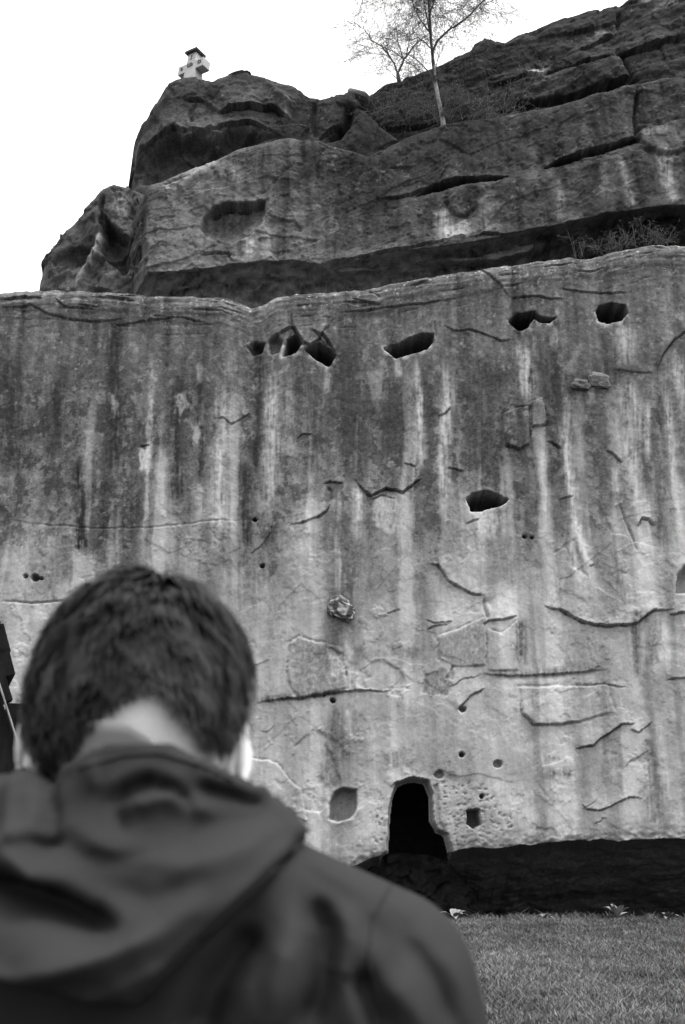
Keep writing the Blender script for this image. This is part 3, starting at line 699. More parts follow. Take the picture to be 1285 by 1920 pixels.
    for pts, w, t, a in (([(530,440),(530,480)], 13, .04, .8), ([(800,300),(790,440)], 18, .035, .7), ([(900,270),(895,320)], 26, .035, .6), ([(1100,320),(1090,410)], 16, .035, .6), ([(1210,320),(1215,390)], 12, .035, .6),
                      ([(660,380),(655,470)], 14, .04, .6), ([(720,380),(715,470)], 14, .045, .6), ([(770,300),(700,340),(690,440)], 20, .035, .5), ([(1000,350),(1000,430)], 15, .04, .6), ([(950,380),(960,440)], 10, .04, .5)):
        R.streak(pts, w, t, a, 2.2)
    R.patch([(300,380),(380,370),(375,480),(290,500)], .16, .5, 16)
    R.patch([(380,490),(500,480),(520,488),(400,500)], .20, .6, 6)
    # the chalked ring
    idx, d, s, p = near(u, v, [(620 + 15 * math.cos(a), 425 + 13 * math.sin(a)) for a in np.linspace(0.3, 6.3, 20)], 8)
    k = np.exp(-(d / 1.4) ** 2) * 0.35; R.t[idx] = R.t[idx] * (1 - k) + 0.26 * k
    idx, d, s, p = near(u, v, [(618,418),(632,420),(630,430),(620,433)], 8)
    k = np.exp(-(d / 1.4) ** 2) * 0.35; R.t[idx] = R.t[idx] * (1 - k) + 0.24 * k
    lichen(R, X, Z, 0.17, 76)
    return R.h, R.t
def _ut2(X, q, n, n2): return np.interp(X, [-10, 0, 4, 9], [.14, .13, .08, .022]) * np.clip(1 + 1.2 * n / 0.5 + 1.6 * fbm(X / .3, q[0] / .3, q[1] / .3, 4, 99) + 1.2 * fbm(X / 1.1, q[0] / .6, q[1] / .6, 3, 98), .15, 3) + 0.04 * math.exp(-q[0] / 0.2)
tier_relief.under_tone = _ut2
cliff_tier, PT = rock_sheet('cliff_tier', Y_TIER, -13.0, 13.5, 0.04, rough_edge(trace(TIER_BOT, Y_TIER), .06, .8, 91), rough_edge(trace(TIER_TOP, Y_TIER + .3), .08, 1.3, 92), tier_relief,
    [(0.3, 0.0), (1.0, -0.25), (1.7, -1.0), (2.1, -1.9), (2.3, -3.5)], [(0.3, 0.1), (0.8, 0.12), (1.6, 0.1), (3, 0.1), (6, 0.2), (12, 0.4)], far=20, kind_seed=5, round_top=0.6)

# ---- a paler bed showing under the tier's edge
Y_BAND = 34.15
BAND_TOP = [(540,486),(600,488),(660,484),(720,478),(800,470),(850,462),(920,452),(1000,432),(1060,420)]
BAND_BOT = [(540,492),(600,505),(640,518),(700,508),(760,500),(820,497),(880,494),(930,488),(985,476),(1015,458),(1060,432)]
def band_relief(u, v, X, Z, dtop):
    R = Relief(u, v, 3.0, 511)
    n = fbm(X / .5, Z / .3, 3.3, 5, 512)
    R.t = np.interp(u, [560, 640, 820, 900, 985, 1040], [.05, .12, .08, .16, .12, .03]) * (1 + 1.2 * n)
    R.h += .25 * fbm(X / 1.2, Z / .4, 1.3, 4, 513) + flakes(R.u, R.v, .06, 40, 514) + .12
    return R.h, R.t
band_relief.under_tone = _ut2
rock_band, PBN = rock_sheet('rock_band', Y_BAND, -1.7, 6.6, 0.04, rough_edge(trace(BAND_BOT, Y_BAND), .10, .6, 515), trace(BAND_TOP, Y_BAND), band_relief,
    [(0.4, 0.0), (0.9, -0.5), (1.0, -1.6)], [(0.3, 0.05), (1.2, 0.1)], far=.1, kind_seed=13, round_top=0.15)

# ---- the outcrop that carries the cross --------------------------------------------------
Y_OUT = 36.6
OUT_TOP = [(-20,700),(150,600),(226,420),(232,352),(231,320),(234,286),(248,268),(262,248),(290,210),(302,188),(314,160),(330,153),(345,147),(378,147),(390,151),(400,154),(416,146),(440,138),(462,136),(490,143),(512,151),(545,164),(580,186),(600,190),(625,184),(650,181),(668,190),(690,215),(760,280),(900,420)]
def out_relief(u, v, X, Z, dtop):
    R = Relief(u, v, 3.0, 111)
    blot = fbm(X / 1.0, Z / 1.1, 2.2, 5, 114); fine = fbm(X / 0.2, Z / 0.2, 8.4, 3, 117); strk = fbm(X / 0.5, Z / 3, 3.3, 4, 118)
    R.t = 0.040 * (1 + 0.8 * blot + 0.35 * strk + 0.35 * fine)
    m = sstep(0.2, 0.4, fbm(X / 0.3, Z / 0.3, 15.4, 5, 119, 0.65)); R.t = R.t * (1 - 0.4 * m) + 0.12 * 0.4 * m
    R.h += 0.35 * fbm(X / 3, Z / 2.5, 0.2, 3, 113) + 0.06 * blot + 0.03 * fine + flakes(R.u, R.v, 0.05, 90, 121)
    R.h -= 1.0 * np.clip((268 + 16 * fbm(v / 22, 0.3, 0.1, 3, 95) - R.u) / 40, 0, 1.6)
    fc, fe = facets(u + 10 * fbm(u / 30, v / 30, .4, 3, 88), v + 8 * fbm(u / 30, v / 30, 5.4, 3, 89), 70, 45, 0.2, 123); fc2, fe2 = facets(u + 10 * fbm(u / 30, v / 30, .4, 3, 88), v + 8 * fbm(u / 30, v / 30, 5.4, 3, 89), 28, 20, 0.3, 124)
    R.h += 0.10 * fc + 0.03 * fc2 + 0.04 * fbm(X / .4, Z / .22, 3.1, 4, 125)
    # scooped hollows under the brows
    idx, sd = signed(R.u, R.v, [(262,330),(270,285),(300,262),(330,245),(360,255),(400,262),(430,240),(480,245),(528,266),(440,290),(380,320),(330,348),(262,354)], 30)
    R.h[idx] -= 0.8 * sstep(-4, 26, sd)
    R.h[idx] += .22 * sstep(0, 20, sd) * fbm(u[idx] / 26, v[idx] / 18, 4.4, 4, 126)
    for pts, w, hh in (([(268,262),(256,300),(248,345)], 6, .25), ([(330,238),(345,258),(372,256),(392,248),(420,258)], 5, .22), ([(300,262),(290,290),(296,330)], 5, .15), ([(420,240),(400,270),(370,300)], 6, .18), ([(480,245),(450,262),(430,280)], 5, .15), ([(320,170),(306,200),(280,240)], 6, .2), ([(395,156),(390,190),(410,214)], 5, .15), ([(500,150),(520,180),(560,215)], 7, .2)):
        R.ridge(pts, w, hh)
    R.ledge([(262,300),(292,262),(325,243),(345,250),(380,258),(415,238),(470,232),(530,264)], 0.35, 36, 0.1, 6)
    R.ledge([(408,215),(440,204),(480,202),(520,210),(545,228)], 0.45, 34, 0.4, 8)
    R.ledge([(345,185),(372,188),(385,190)], 0.25, 22, 0.3, 5)
    R.crack([(372,190),(356,215),(360,240)], 4, .2)
    R.crack([(590,190),(588,230),(596,262)], 4, .25)
    R.crack([(660,185),(655,215),(650,235),(630,255),(612,270)], 7, .8)
    R.ledge([(600,262),(628,240),(650,236)], 0.2, 20, 0.3, 6)
    R.patch([(335,220),(420,215),(440,240),(370,250)], .10, .6, 12)
    R.patch([(270,270),(330,225),(300,250)], .11, .5, 10)
    R.streak([(330,238),(345,256),(372,254),(420,258)], 6, .13, .7); R.streak([(262,262),(250,300),(246,350)], 6, .11, .6)
    R.patch([(410,160),(460,150),(480,190),(430,198)], .075, .5, 10)
    R.streak([(534,190),(540,230)], 8, .16, .7)
    R.streak([(478,165),(470,200)], 14, .09, .6)
    lichen(R, X, Z, 0.16, 116)
    return R.h, R.t
out_relief.under_tone = _ut2
_ob = lambda X: np.interp(X, [-40, -13.5, -9.0, -4, 8], [8., 13., 19.5, 22.5, 21.0])
rock_outcrop, PO = rock_sheet('rock_outcrop', Y_OUT, -9.5, 2.2, 0.045, _ob, rough_edge(trace(OUT_TOP, Y_OUT + .3), .05, .7, 131), out_relief,
    [(0.5, -0.3), (1, -2)], [(0.3, 0.06), (0.8, 0.06), (1.4, 0.0), (2.5, -0.6), (4, -1.5), (6, -3)], far=(4, .5), kind_seed=7, round_top=0.45)

# ---- the lower shoulder at the left ------------------------------------------------------
Y_SH = 35.0
SH_TOP = [(30,640),(56,560),(62,545),(68,510),(74,492),(80,482),(112,462),(118,448),(135,432),(160,405),(185,375),(196,362),(212,352),(232,354),(262,358),(300,372),(340,420)]
def sh_relief(u, v, X, Z, dtop):
    R = Relief(u, v, 3.0, 151)
    blot = fbm(X / 0.8, Z / 0.9, 2.2, 5, 154); fine = fbm(X / 0.2, Z / 0.2, 8.4, 3, 157)
    R.t = 0.062 * (1 + 0.9 * blot + 0.4 * fine)
    R.h += 0.4 * fbm(X / 2, Z / 1.6, 0.2, 3, 153) + 0.16 * blot + flakes(R.u, R.v, 0.09, 60, 161)
    R.h -= 1.0 * np.clip((120 - u) / 60, 0, 1.5) ** 2
    fc, fe = facets(u + 10 * fbm(u / 30, v / 30, .4, 3, 88), v + 8 * fbm(u / 30, v / 30, 5.4, 3, 89), 50, 40, 0.9, 163); fc2, fe2 = facets(u + 10 * fbm(u / 30, v / 30, .4, 3, 88), v + 8 * fbm(u / 30, v / 30, 5.4, 3, 89), 22, 18, 0.7, 164)
    R.h += 0.24 * fc + 0.05 * fc2
    R.ledge([(190,400),(205,418),(225,440),(250,455)], 0.4, 26, 0.5, 6)
    R.pit([(192,425),(205,420),(248,458),(250,475),(236,520),(215,500),(190,475)], 1.0, 4, 24)
    R.ridge([(196,440),(180,480),(160,515),(140,545)], 6, .35)
    R.pit([(100,500),(130,470),(178,468),(160,500),(110,520)], 0.5, 5, 20)
    R.crack([(196,365),(188,400),(196,440)], 4, .3)
    R.streak([(194,442),(180,480),(160,515),(138,548)], 5, .30, .8)
    R.streak([(215,365),(225,390),(240,410)], 15, .20, .6)
    R.patch([(110,535),(150,505),(140,545)], .12, .6, 8)
    R.patch([(200,500),(230,520),(225,548),(170,548)], .11, .6, 8)
    R.streak([(80,490),(70,540)], 6, .14, .6)
    lichen(R, X, Z, 0.15, 156)
    return R.h, R.t
sh_relief.under_tone = _ut2
_sb = lambda X: np.interp(X, [-14, -11.5, -6], [14., 15.2, 17.0])
rock_shoulder, PS = rock_sheet('rock_shoulder', Y_SH, -11.6, -6.0, 0.045, _sb, rough_edge(trace(SH_TOP, Y_SH + .2), .05, .5, 171), sh_relief,
    [(0.5, -0.3), (1, -1)], [(0.25, 0.05), (0.6, 0.05), (1.2, 0.0), (2.5, -0.5), (5, -1)], far=(1, .5), kind_seed=9, round_top=0.3)

# ---- the ridge behind, climbing to the right ---------------------------------------------
Y_RID = 38.2
RID_TOP = [(520,420),(600,300),(640,215),(655,200),(672,193),(688,187),(720,166),(752,156),(790,138),(815,126),(850,112),(880,100),(890,88),(908,80),(925,86),(945,88),(985,68),(1040,47),(1100,24),(1140,17),(1165,14),(1180,3),(1200,-4),(1240,-2),(1285,-14),(1500,-60)]
def rid_relief(u, v, X, Z, dtop):
    R = Relief(u, v, 3.0, 211)
    blot = fbm(X / 0.9, Z / 0.8, 2.2, 5, 214); fine = fbm(X / 0.2, Z / 0.2, 8.4, 3, 217); bed = fbm(X / 3 , (Z - 0.42 * X) / 0.5, 1.1, 4, 216)
    R.t = 0.032 * (1 + 0.8 * blot + 0.4 * fine + 0.3 * bed)
    m = sstep(0.24, 0.42, fbm(X / 0.3, Z / 0.3, 15.4, 5, 219, 0.65)); R.t = R.t * (1 - 0.45 * m) + 0.085 * 0.45 * m
    R.h += 0.4 * fbm(X / 3, Z / 2.5, 0.2, 3, 213) + 0.14 * blot + 0.18 * bed + flakes(R.u, R.v, 0.06, 90, 221)
    fc, fe = facets(u + 10 * fbm(u / 30, v / 30, .4, 3, 88), v + 8 * fbm(u / 30, v / 30, 5.4, 3, 89), 90, 40, 0.35, 223); fc2, fe2 = facets(u + 10 * fbm(u / 30, v / 30, .4, 3, 88), v + 8 * fbm(u / 30, v / 30, 5.4, 3, 89), 34, 18, 0.35, 224)
    R.h += 0.12 * fc + 0.05 * fc2 + 0.06 * fbm(X / .4, (Z - .42 * X) / .18, 3.1, 4, 225)
    R.ledge([(925,212),(960,206),(1020,196),(1080,180),(1150,162),(1200,150)], 0.2, 30, 0.6, 7)
    R.plate([(952,172),(962,160),(1010,146),(1080,132),(1160,110),(1172,130),(1182,156),(1100,176),(1010,196),(954,204)], 0.3, 6, 0.1)
    R.ledge([(920,166),(985,146),(1060,134),(1110,118),(1165,106),(1285,70)], 0.35, 26, 0.3, 5)
    R.ledge([(1160,106),(1220,96),(1285,66),(1330,50)], 0.2, 26, 0.2, 5)
    R.crack([(1158,100),(1172,128),(1184,158)], 5, .6)
    R.ledge([(690,246),(740,245),(800,238),(820,232)], 0.25, 26, 0.4, 5)
    R.ledge([(1085,100),(1120,84),(1150,70)], 0.2, 20, 0.2, 5)
    R.crack([(1160,20),(1158,60)], 4, .3)
    R.patch([(986,146),(1000,136),(1030,134),(1022,142)], .40, .9, 3)
    R.patch([(1108,74),(1118,50),(1140,52),(1134,66)], .22, .8, 6)
    R.patch([(1116,90),(1128,82),(1130,94)], .26, .8, 4)
    R.patch([(1200,-4),(1285,-14),(1285,4),(1225,16)], .20, .7, 8)
    R.patch([(890,90),(908,80),(926,88),(910,94)], .13, .6, 6)
    R.patch([(990,150),(1075,134),(1060,160),(1000,168)], .09, .6, 10)
    R.patch([(1040,70),(1150,150),(1280,140),(1270,60)], .055, .4, 20)
    lichen(R, X, Z, 0.12, 216)
    return R.h, R.t
rid_relief.under_tone = _ut2
_rb = lambda X: np.interp(X, [-3, 0.5, 6, 16, 60], [19., 20.5, 22.5, 25.5, 27.0])
cliff_ridge, PR = rock_sheet('cliff_ridge', Y_RID, -1.8, 15.5, 0.045, _rb, rough_edge(trace(RID_TOP, Y_RID + .3), .05, .6, 231), rid_relief,
    [(0.5, -0.3), (1, -2)], [(0.3, 0.08), (0.8, 0.08), (1.6, 0.1), (3, 0.0), (6, 0.1), (12, 0.3)], far=(.2, 14), kind_seed=11, round_top=0.45)

# ---- the chamber behind the doorway and the rough sill in front of it
def chamber():
    a = at(772, 1530, Y_WALL); x, y0, y1 = a.x, Y_WALL + .55, Y_WALL + 6.5
    nx, ny, nz = 24, 30, 20
    def wall(o, du, dv, n, m):
        s, t = np.meshgrid(np.linspace(0, 1, n), np.linspace(0, 1, m))
        P = np.array(o) + s[..., None] * np.array(du) + t[..., None] * np.array(dv)
        zl = np.interp(P[..., 1] - Y_WALL, [0.25, 1.2, 2.6, 4.2, 5.5, 6.0], [1.85, 1.6, .95, .25, -.35, -1.5])
        P[..., 2] = np.maximum(P[..., 2], zl)
        P = P + 0.10 * np.stack([fbm(P[..., 0] + 3 * i, P[..., 1], P[..., 2], 3, 600 + i) for i in range(3)], -1)
        return P.reshape(-1, 3), grid_faces(m, n)
    Vs = []; Fs = []; k = 0
    for w in (wall((x - 2.2, y0, -1.2), (0, y1 - y0, 0), (0, 0, 5), ny, nz), wall((x + 2.2, y0, -1.2), (0, y1 - y0, 0), (0, 0, 5), ny, nz),
              wall((x - 2.2, y1, -1.2), (4.4, 0, 0), (0, 0, 5), nx, nz), wall((x - 2.2, y0, 3.8), (4.4, 0, 0), (0, y1 - y0, 0), nx, ny)):
        Vs.append(w[0]); Fs.append(w[1] + k); k += len(w[0])
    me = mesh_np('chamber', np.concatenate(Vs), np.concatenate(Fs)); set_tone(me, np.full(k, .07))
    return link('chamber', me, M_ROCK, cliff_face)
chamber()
SILL_TOP = [(690,1606),(720,1604),(760,1600),(800,1602),(840,1610),(860,1640),(885,1665),(900,1700),(960,1760)]
def sill_relief(u, v, X, Z, dtop):
    R = Relief(u, v, 3, 531); n = fbm(X / .4, Z / .5, 1.1, 5, 532)
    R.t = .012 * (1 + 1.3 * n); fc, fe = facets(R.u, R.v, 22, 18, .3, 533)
    R.h += .2 * n + .14 * fc
    return R.h, R.t
sill_relief.under_tone = _ut2
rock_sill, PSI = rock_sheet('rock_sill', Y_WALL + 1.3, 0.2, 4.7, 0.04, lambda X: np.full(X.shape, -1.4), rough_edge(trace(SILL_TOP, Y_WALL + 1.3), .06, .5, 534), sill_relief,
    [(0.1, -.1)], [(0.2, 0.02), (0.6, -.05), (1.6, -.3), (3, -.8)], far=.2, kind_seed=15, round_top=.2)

# ---- stones held in the rock -------------------------------------------------------------
def stone_mesh(name, size, seed, tone, lump=0.28, sub=3, spk=0.0):
    bm = bmesh.new(); bmesh.ops.create_icosphere(bm, subdivisions=sub, radius=1.0)
    V = np.array([v.co[:] for v in bm.verts])
    V = np.sign(V) * np.abs(V) ** 0.58
    n = fbm(V[:, 0] * 1.2 + seed, V[:, 1] * 1.2, V[:, 2] * 1.2, 4, seed)
    V = V * (1 + lump * n)[:, None] * np.array(size) * 0.5
    for v, c in zip(bm.verts, V): v.co = c
    me = bpy.data.meshes.new(name); bm.to_mesh(me); bm.free()
    t = tone * (1 + 0.4 * n)
    if spk:
        k = sstep(0.0, 0.2, fbm(V[:, 0] * 9, V[:, 1] * 9, V[:, 2] * 9, 3, seed + 3)); t = t * (1 - k) + spk * k
    set_tone(me, t)
    return me
def surf_y(P, px, py):
    u, v = project(P); return float(P[..., 1].ravel()[np.argmin((u - px) ** 2 + (v - py) ** 2)])
def stone(px, py, Y, size, rot, seed, tone, parent=None, lump=.28, spk=0.0, sub=3):
    o = link('stone', stone_mesh('stone', size, seed, tone, lump, sub, spk), M_ROCK, parent, smooth=False)
    o.location = at(px, py, Y); o.rotation_euler = rot
    return o
stone(1087, 724, surf_y(PW, 1087, 724) + .05, (.56, .42, .34), (0, .2, 0), 3, .10, cliff_face, .5, 0, 4)
stone(1123, 716, surf_y(PW, 1123, 716) + .06, (.64, .42, .5), (0, .05, 0), 14, .12, cliff_face, .5, 0, 4)
stone(641, 1143, surf_y(PW, 641, 1143) + .03, (.75, .4, .58), (0, .35, 0), 6, .05, cliff_face, .7, .30, 4)
stone(1008, 141, surf_y(PR, 1008, 141) - .05, (.95, .45, .22), (0, -.2, 0), 8, .22, cliff_ridge, .6, 0, 4)
stone(672, 180, 37.4, (.95, .6, .26), (0, .35, 0), 9, .20, cliff_ridge)
stone(655, 192, 37.2, (.5, .6, .7), (0, 0.1, 0), 10, .05, cliff_ridge)
# ------------------------------------------------------------------ ground and grass
def ground_z(x, y):
    z = 0.05 * fbm(x / 3.0, y / 3.0, 0.1, 3, 301) + 0.02 * fbm(x / .7, y / .7, .5, 2, 302)
    near_wall = sstep(27.3, 28.6, y) * (1 - sstep(60, 80, y)) * (1 - sstep(40, 60, np.abs(x)))
    return z * (np.hypot(x, y) < 60) + 0.05 * sstep(20, 27, y) * (y < 40) - 1.3 * near_wall
gx = np.concatenate([-np.geomspace(3000, 14, 24), np.arange(-13.6, 13.7, .16), np.geomspace(14, 3000, 24)])
gy = np.concatenate([-np.geomspace(3000, 4, 20), np.arange(-3.6, 31.2, .16), np.geomspace(31.4, 3000, 26)])
GX, GY = np.meshgrid(gx, gy)
GZ = ground_z(GX, GY)
M_GROUND = grey_mat('turf_soil', 0.05, 0.95, 3.0, 0.35, 0.02, 40)
ground = link('ground', mesh_np('ground', np.stack([GX, GY, GZ], -1).reshape(-1, 3), grid_faces(len(gy), len(gx))), M_GROUND)
tag(ground, kind='structure')

def grass_blades(n):
    # denser near the camera's side of the field
    y = 5.0 + (28.3 - 5.0) * RNG.random(n) ** 0.8
    x = RNG.uniform(-1.0, 1.0, n) * (1.5 + y * 0.36) + 0.4
    clump = fbm(x / .5, y / .5, 0.2, 3, 311)
    keep = RNG.random(n) < np.clip(0.75 + 0.8 * clump, 0.15, 1)
    x, y, clump = x[keep], y[keep], clump[keep]; n = len(x)
    z = ground_z(x, y)
    h = (0.036 + 0.042 * RNG.random(n) ** 1.5) * (1 + 0.6 * clump) * np.where(y > 27.0, 1.0 + 1.6 * RNG.random(n), 1.0) * (1 + .6 * sstep(.15, .4, fbm(x / .28, y / .28, 8.8, 3, 315)))
    w = 0.004 + 0.005 * RNG.random(n) + 0.00012 * y
    a = RNG.uniform(0, 2 * np.pi, n); ln = h * RNG.uniform(.3, 1.9, n); b = RNG.uniform(0, 2 * np.pi, n)
    dx, dy = np.cos(a) * w, np.sin(a) * w; lx, ly = np.cos(b) * ln, np.sin(b) * ln
    p0 = np.stack([x - dx, y - dy, z - .005], -1); p1 = np.stack([x + dx, y + dy, z - .005], -1)
    p2 = np.stack([x + dx * .7 + lx * .4, y + dy * .7 + ly * .4, z + h * .6], -1); p3 = np.stack([x - dx * .7 + lx * .4, y - dy * .7 + ly * .4, z + h * .6], -1)
    p4 = np.stack([x + lx, y + ly, z + h], -1)
    V = np.stack([p0, p1, p2, p3, p4], 1).reshape(-1, 3)
    i = np.arange(n)[:, None] * 5
    F = np.concatenate([i + np.array([[0, 1, 2]]), i + np.array([[0, 2, 3]]), i + np.array([[3, 2, 4]])], 0)
    me = mesh_np('grass', V, F)
    big = fbm(x / 1.2, y / 1.2, 3.3, 3, 312)
    big = big + 0.8 * fbm(x / .35, y / .35, 6.3, 3, 313)
    big = big + 0.7 * fbm(x / 3.0, y / 3.0, 1.3, 2, 314)
    t = np.clip(0.085 * (1 + 0.9 * big) * RNG.uniform(.4, 1.7, n), .02, .4)
    set_tone(me, np.repeat(t, 5))
    return me
M_GRASS, _nt, _b = new_mat('grass_blade')
_a = _nt.nodes.new('ShaderNodeAttribute'); _a.attribute_name = 'tone'
_tr = _nt.nodes.new('ShaderNodeBsdfTranslucent'); _mx = _nt.nodes.new('ShaderNodeMixShader'); _mx.inputs[0].default_value = 0.3
_nt.links.new(_a.outputs['Fac'], _b.inputs['Base Color']); _nt.links.new(_a.outputs['Fac'], _tr.inputs['Color'])
_nt.links.new(_b.outputs[0], _mx.inputs[1]); _nt.links.new(_tr.outputs[0], _mx.inputs[2])
_nt.links.new(_mx.outputs[0], _nt.nodes['Material Output'].inputs['Surface'])
_b.inputs['Roughness'].default_value = 0.6
grass = link('grass', grass_blades(370000), M_GRASS, smooth=False)
tag(grass, 'short meadow grass covering the ground before the cliff', 'grass', kind='stuff')

# ------------------------------------------------------------------ broad-leaved weeds on the brow of the grass
M_LEAF = grey_mat('weed_leaf', 0.18, 0.6, 30, 0.3)
M_STALK = grey_mat('weed_stalk', 0.2, 0.7, 30, 0.3)
def weed(px, py, Y, n, size, label, seed, upright=0.5):
    r = random.Random(seed)
    base = at(px, py, Y); base.z = float(ground_z(np.array([base.x]), np.array([Y]))[0])
    root = empty('weed', base)
    st = MB(); st.tube([base, base + Vector((0, 0, size * .5))], [.008, .004], 5); st.build('stalk', M_STALK, root)
    for i in range(n):
        a = r.uniform(0, 6.28); el = r.uniform(.3, 1.2) * upright + .2; L = size * r.uniform(.7, 1.2); W = L * r.uniform(.16, .3)
        d = Vector((math.cos(a) * math.cos(el), math.sin(a) * math.cos(el), math.sin(el))); s = Vector((-math.sin(a), math.cos(a), 0))
        m = MB()
        ws = [.1, .7, 1, .8, .4, .02]
        for k, w in enumerate(ws):
            t = k / 5; c = base + d * L * t + Vector((0, 0, size * .08 - L * .35 * t * t)); 
            m.v += [tuple(c - s * W * w + Vector((0, 0, W * w * .5))), tuple(c), tuple(c + s * W * w + Vector((0, 0, W * w * .5)))]
            if k: 
                b = (k - 1) * 3; m.f += [(b, b + 1, b + 4, b + 3), (b + 1, b + 2, b + 5, b + 4)]
        m.build('leaf', M_LEAF, root, True)
    tag(root, label, 'weed', 'weeds on the brow of the grass')
weed(850, 1716, 27.0, 11, .46, 'pale leafy weed on the grass edge beside the person', 1)
weed(1158, 1716, 27.0, 9, .52, 'tall pale weed with upright leaves near the right of the grass edge', 2, .95)
weed(1255, 1720, 27.0, 9, .36, 'low weed farthest right on the grass edge', 3)
weed(1022, 1722, 27.0, 7, .28, 'smallest weed in the middle of the grass edge', 4)

# ------------------------------------------------------------------ stone cross on the summit
M_CROSS = grey_mat('cross_stone', 0.36, 0.85, 5, 0.15, 0.01, 25)
M_CAP = grey_mat('cross_cap', 0.05, 0.8, 8, 0.3, 0.01, 30)
M_INK = grey_mat('cut_letter', 0.09, 0.9, 30, 0.2)
cb = at(362, 150, Y_OUT + 0.75)
cr = empty('stone_cross', cb)
Rz = Matrix.Rotation(math.radians(-32), 3, 'Z')
def cpt(x, y, z): return cb + Rz @ Vector((x, y, z))
U = 0.0245                                    # metres per photograph pixel up there
shaft = MB(); shaft.box(cpt(0, 0, 0.49), (.62, .56, 1.40), Rz, (.66, .66)); shaft.build('shaft', M_CROSS, cr, bevel=.015)
for s in (-1, 1):
    a = MB(); a.box(cpt(s * .44, 0, .52), (.44, .44, .40), Rz); a.build('arm', M_CROSS, cr, bevel=.015)
cap = MB(); cap.box(cpt(0, 0, 1.24), (.62, .62, .10), Rz); cap.build('cap', M_CAP, cr, bevel=.01)
cap2 = MB(); cap2.box(cpt(0, 0, 1.315), (.58, .58, .035), Rz, (.85, .85)); cap2.build('cap_top', M_CROSS, cr)
def glyph(txt, x, y, z, size):
    cu = bpy.data.curves.new('letter', 'FONT'); cu.body = txt; cu.size = size; cu.extrude = .012; cu.align_x = 'CENTER'; cu.align_y = 'CENTER'; cu.offset = .006
    o = bpy.data.objects.new('letter', cu); COL.objects.link(o)
    dg = bpy.context.evaluated_depsgraph_get()
    me = bpy.data.meshes.new_from_object(o.evaluated_get(dg))
    bpy.data.objects.remove(o)
    q = link('letter', me, M_INK, None, False)
    q.matrix_world = Matrix.Translation(cpt(x, y, z)) @ (Rz @ Matrix.Rotation(math.pi / 2, 3, 'X')).to_4x4()
    q.parent = cr; q.matrix_parent_inverse = Matrix.Translation(-cb)
glyph('J', 0, -.215, .98, .22); glyph('CO', -.02, -.258, .56, .2); glyph('CI', .46, -.228, .54, .20); glyph('B', -.46, -.228, .54, .20)
cr.rotation_euler.y = math.radians(2.5)
tag(cr, 'pale stone cross with a dark cap on the summit', 'cross')

# ------------------------------------------------------------------ trees
M_BIRCH = grey_mat('birch_bark', 0.26, 0.8, 3.2, 0.95, 0.01, 30, stretch=(1, 1, .6))
_rm = [n for n in M_BIRCH.node_tree.nodes if n.type == 'MAP_RANGE'][0]
_rm.inputs['From Min'].default_value = .44; _rm.inputs['From Max'].default_value = .58; _rm.inputs['To Min'].default_value = .03; _rm.inputs['To Max'].default_value = .28
M_TWIG = grey_mat('twig', 0.075, 0.85, 20, 0.3)
M_BUD = grey_mat('bud', 0.10, 0.8, 20, 0.3)
M_PALETWIG = grey_mat('pale_twig', 0.09, 0.85, 20, 0.3)
M_PALELEAF = grey_mat('pale_leaf', 0.2, 0.8, 20, 0.4)
def limb(mb, a, b, r0, r1, n, wob, rnd, seg=5, sag=0):
    a, b = Vector(a), Vector(b); L = (b - a).length; pts = []; off = Vector((0, 0, 0))
    for i in range(n + 1):
        t = i / n
        if 0 < i: off += Vector((rnd.uniform(-1, 1), rnd.uniform(-1, 1), rnd.uniform(-1, 1))) * wob * L / n
        pts.append(a.lerp(b, t) + off * math.sin(math.pi * min(t, .5)) + Vector((0, 0, -sag * t * t * L)))
    mb.tube(pts, [r0 + (r1 - r0) * i / n for i in range(n + 1)], seg, cap=False)
    return pts
def twigs(mb, bud, pts, rnd, n, L, r, droop, depth, spread=1.0, t0=.2, budn=3):
    for i in range(n):
        t = rnd.uniform(t0, 1.0); k = min(int(t * (len(pts) - 1)), len(pts) - 2); p = pts[k].lerp(pts[k + 1], t * (len(pts) - 1) - k)
        d0 = (pts[k + 1] - pts[k]).normalized()
        d = (d0 * .7 + Vector((rnd.gauss(0, 1), rnd.gauss(0, 1), rnd.gauss(0, .7))) * .6 * spread).normalized()
        l = L * rnd.uniform(.5, 1.2); q = []; c = p.copy()
        ns = 5
        for j in range(ns + 1):
            q.append(c.copy()); d = (d + Vector((rnd.gauss(0, .16), rnd.gauss(0, .16), -droop * j / ns + rnd.gauss(0, .1)))).normalized(); c = c + d * l / ns
        mb.tube(q, [r * (1 - .65 * j / ns) for j in range(ns + 1)], 3, cap=False)
        if depth > 0: twigs(mb, bud, q, rnd, max(2, int(n * .55)), L * .55, r * .62, droop * 1.15, depth - 1, spread, .15, budn)
        else:
            for j in range(budn):
                c = q[rnd.randint(1, ns)] + Vector((rnd.gauss(0, .015), rnd.gauss(0, .015), rnd.gauss(0, .015))); s = rnd.uniform(.012, .028)
                a = Vector((rnd.gauss(0, 1), rnd.gauss(0, 1), rnd.gauss(0, 1))).normalized(); b = a.orthogonal().normalized()
                m = len(bud.v); bud.v += [tuple(c - a * s), tuple(c + b * s * .6), tuple(c + a * s), tuple(c - b * s * .6)]; bud.f.append((m, m + 1, m + 2, m + 3))
YB = Y_TIER + 0.35
rnd = random.Random(21)
broot = empty('birch_tree', at(832, 246, YB))
tr = MB(); tw = MB(); bd = MB()
T = [at(x, y, YB + dy) for x, y, dy in ((834,252,0),(829,215,0),(822,185,.05),(816,150,.05),(812,110,.1),(808,70,.1),(806,30,.15),(803,-10,.2),(800,-80,.25),(796,-160,.3),(794,-260,.3),(790,-350,.3))]
TR = [.12,.082,.076,.07,.062,.052,.046,.04,.034,.026,.018,.01]
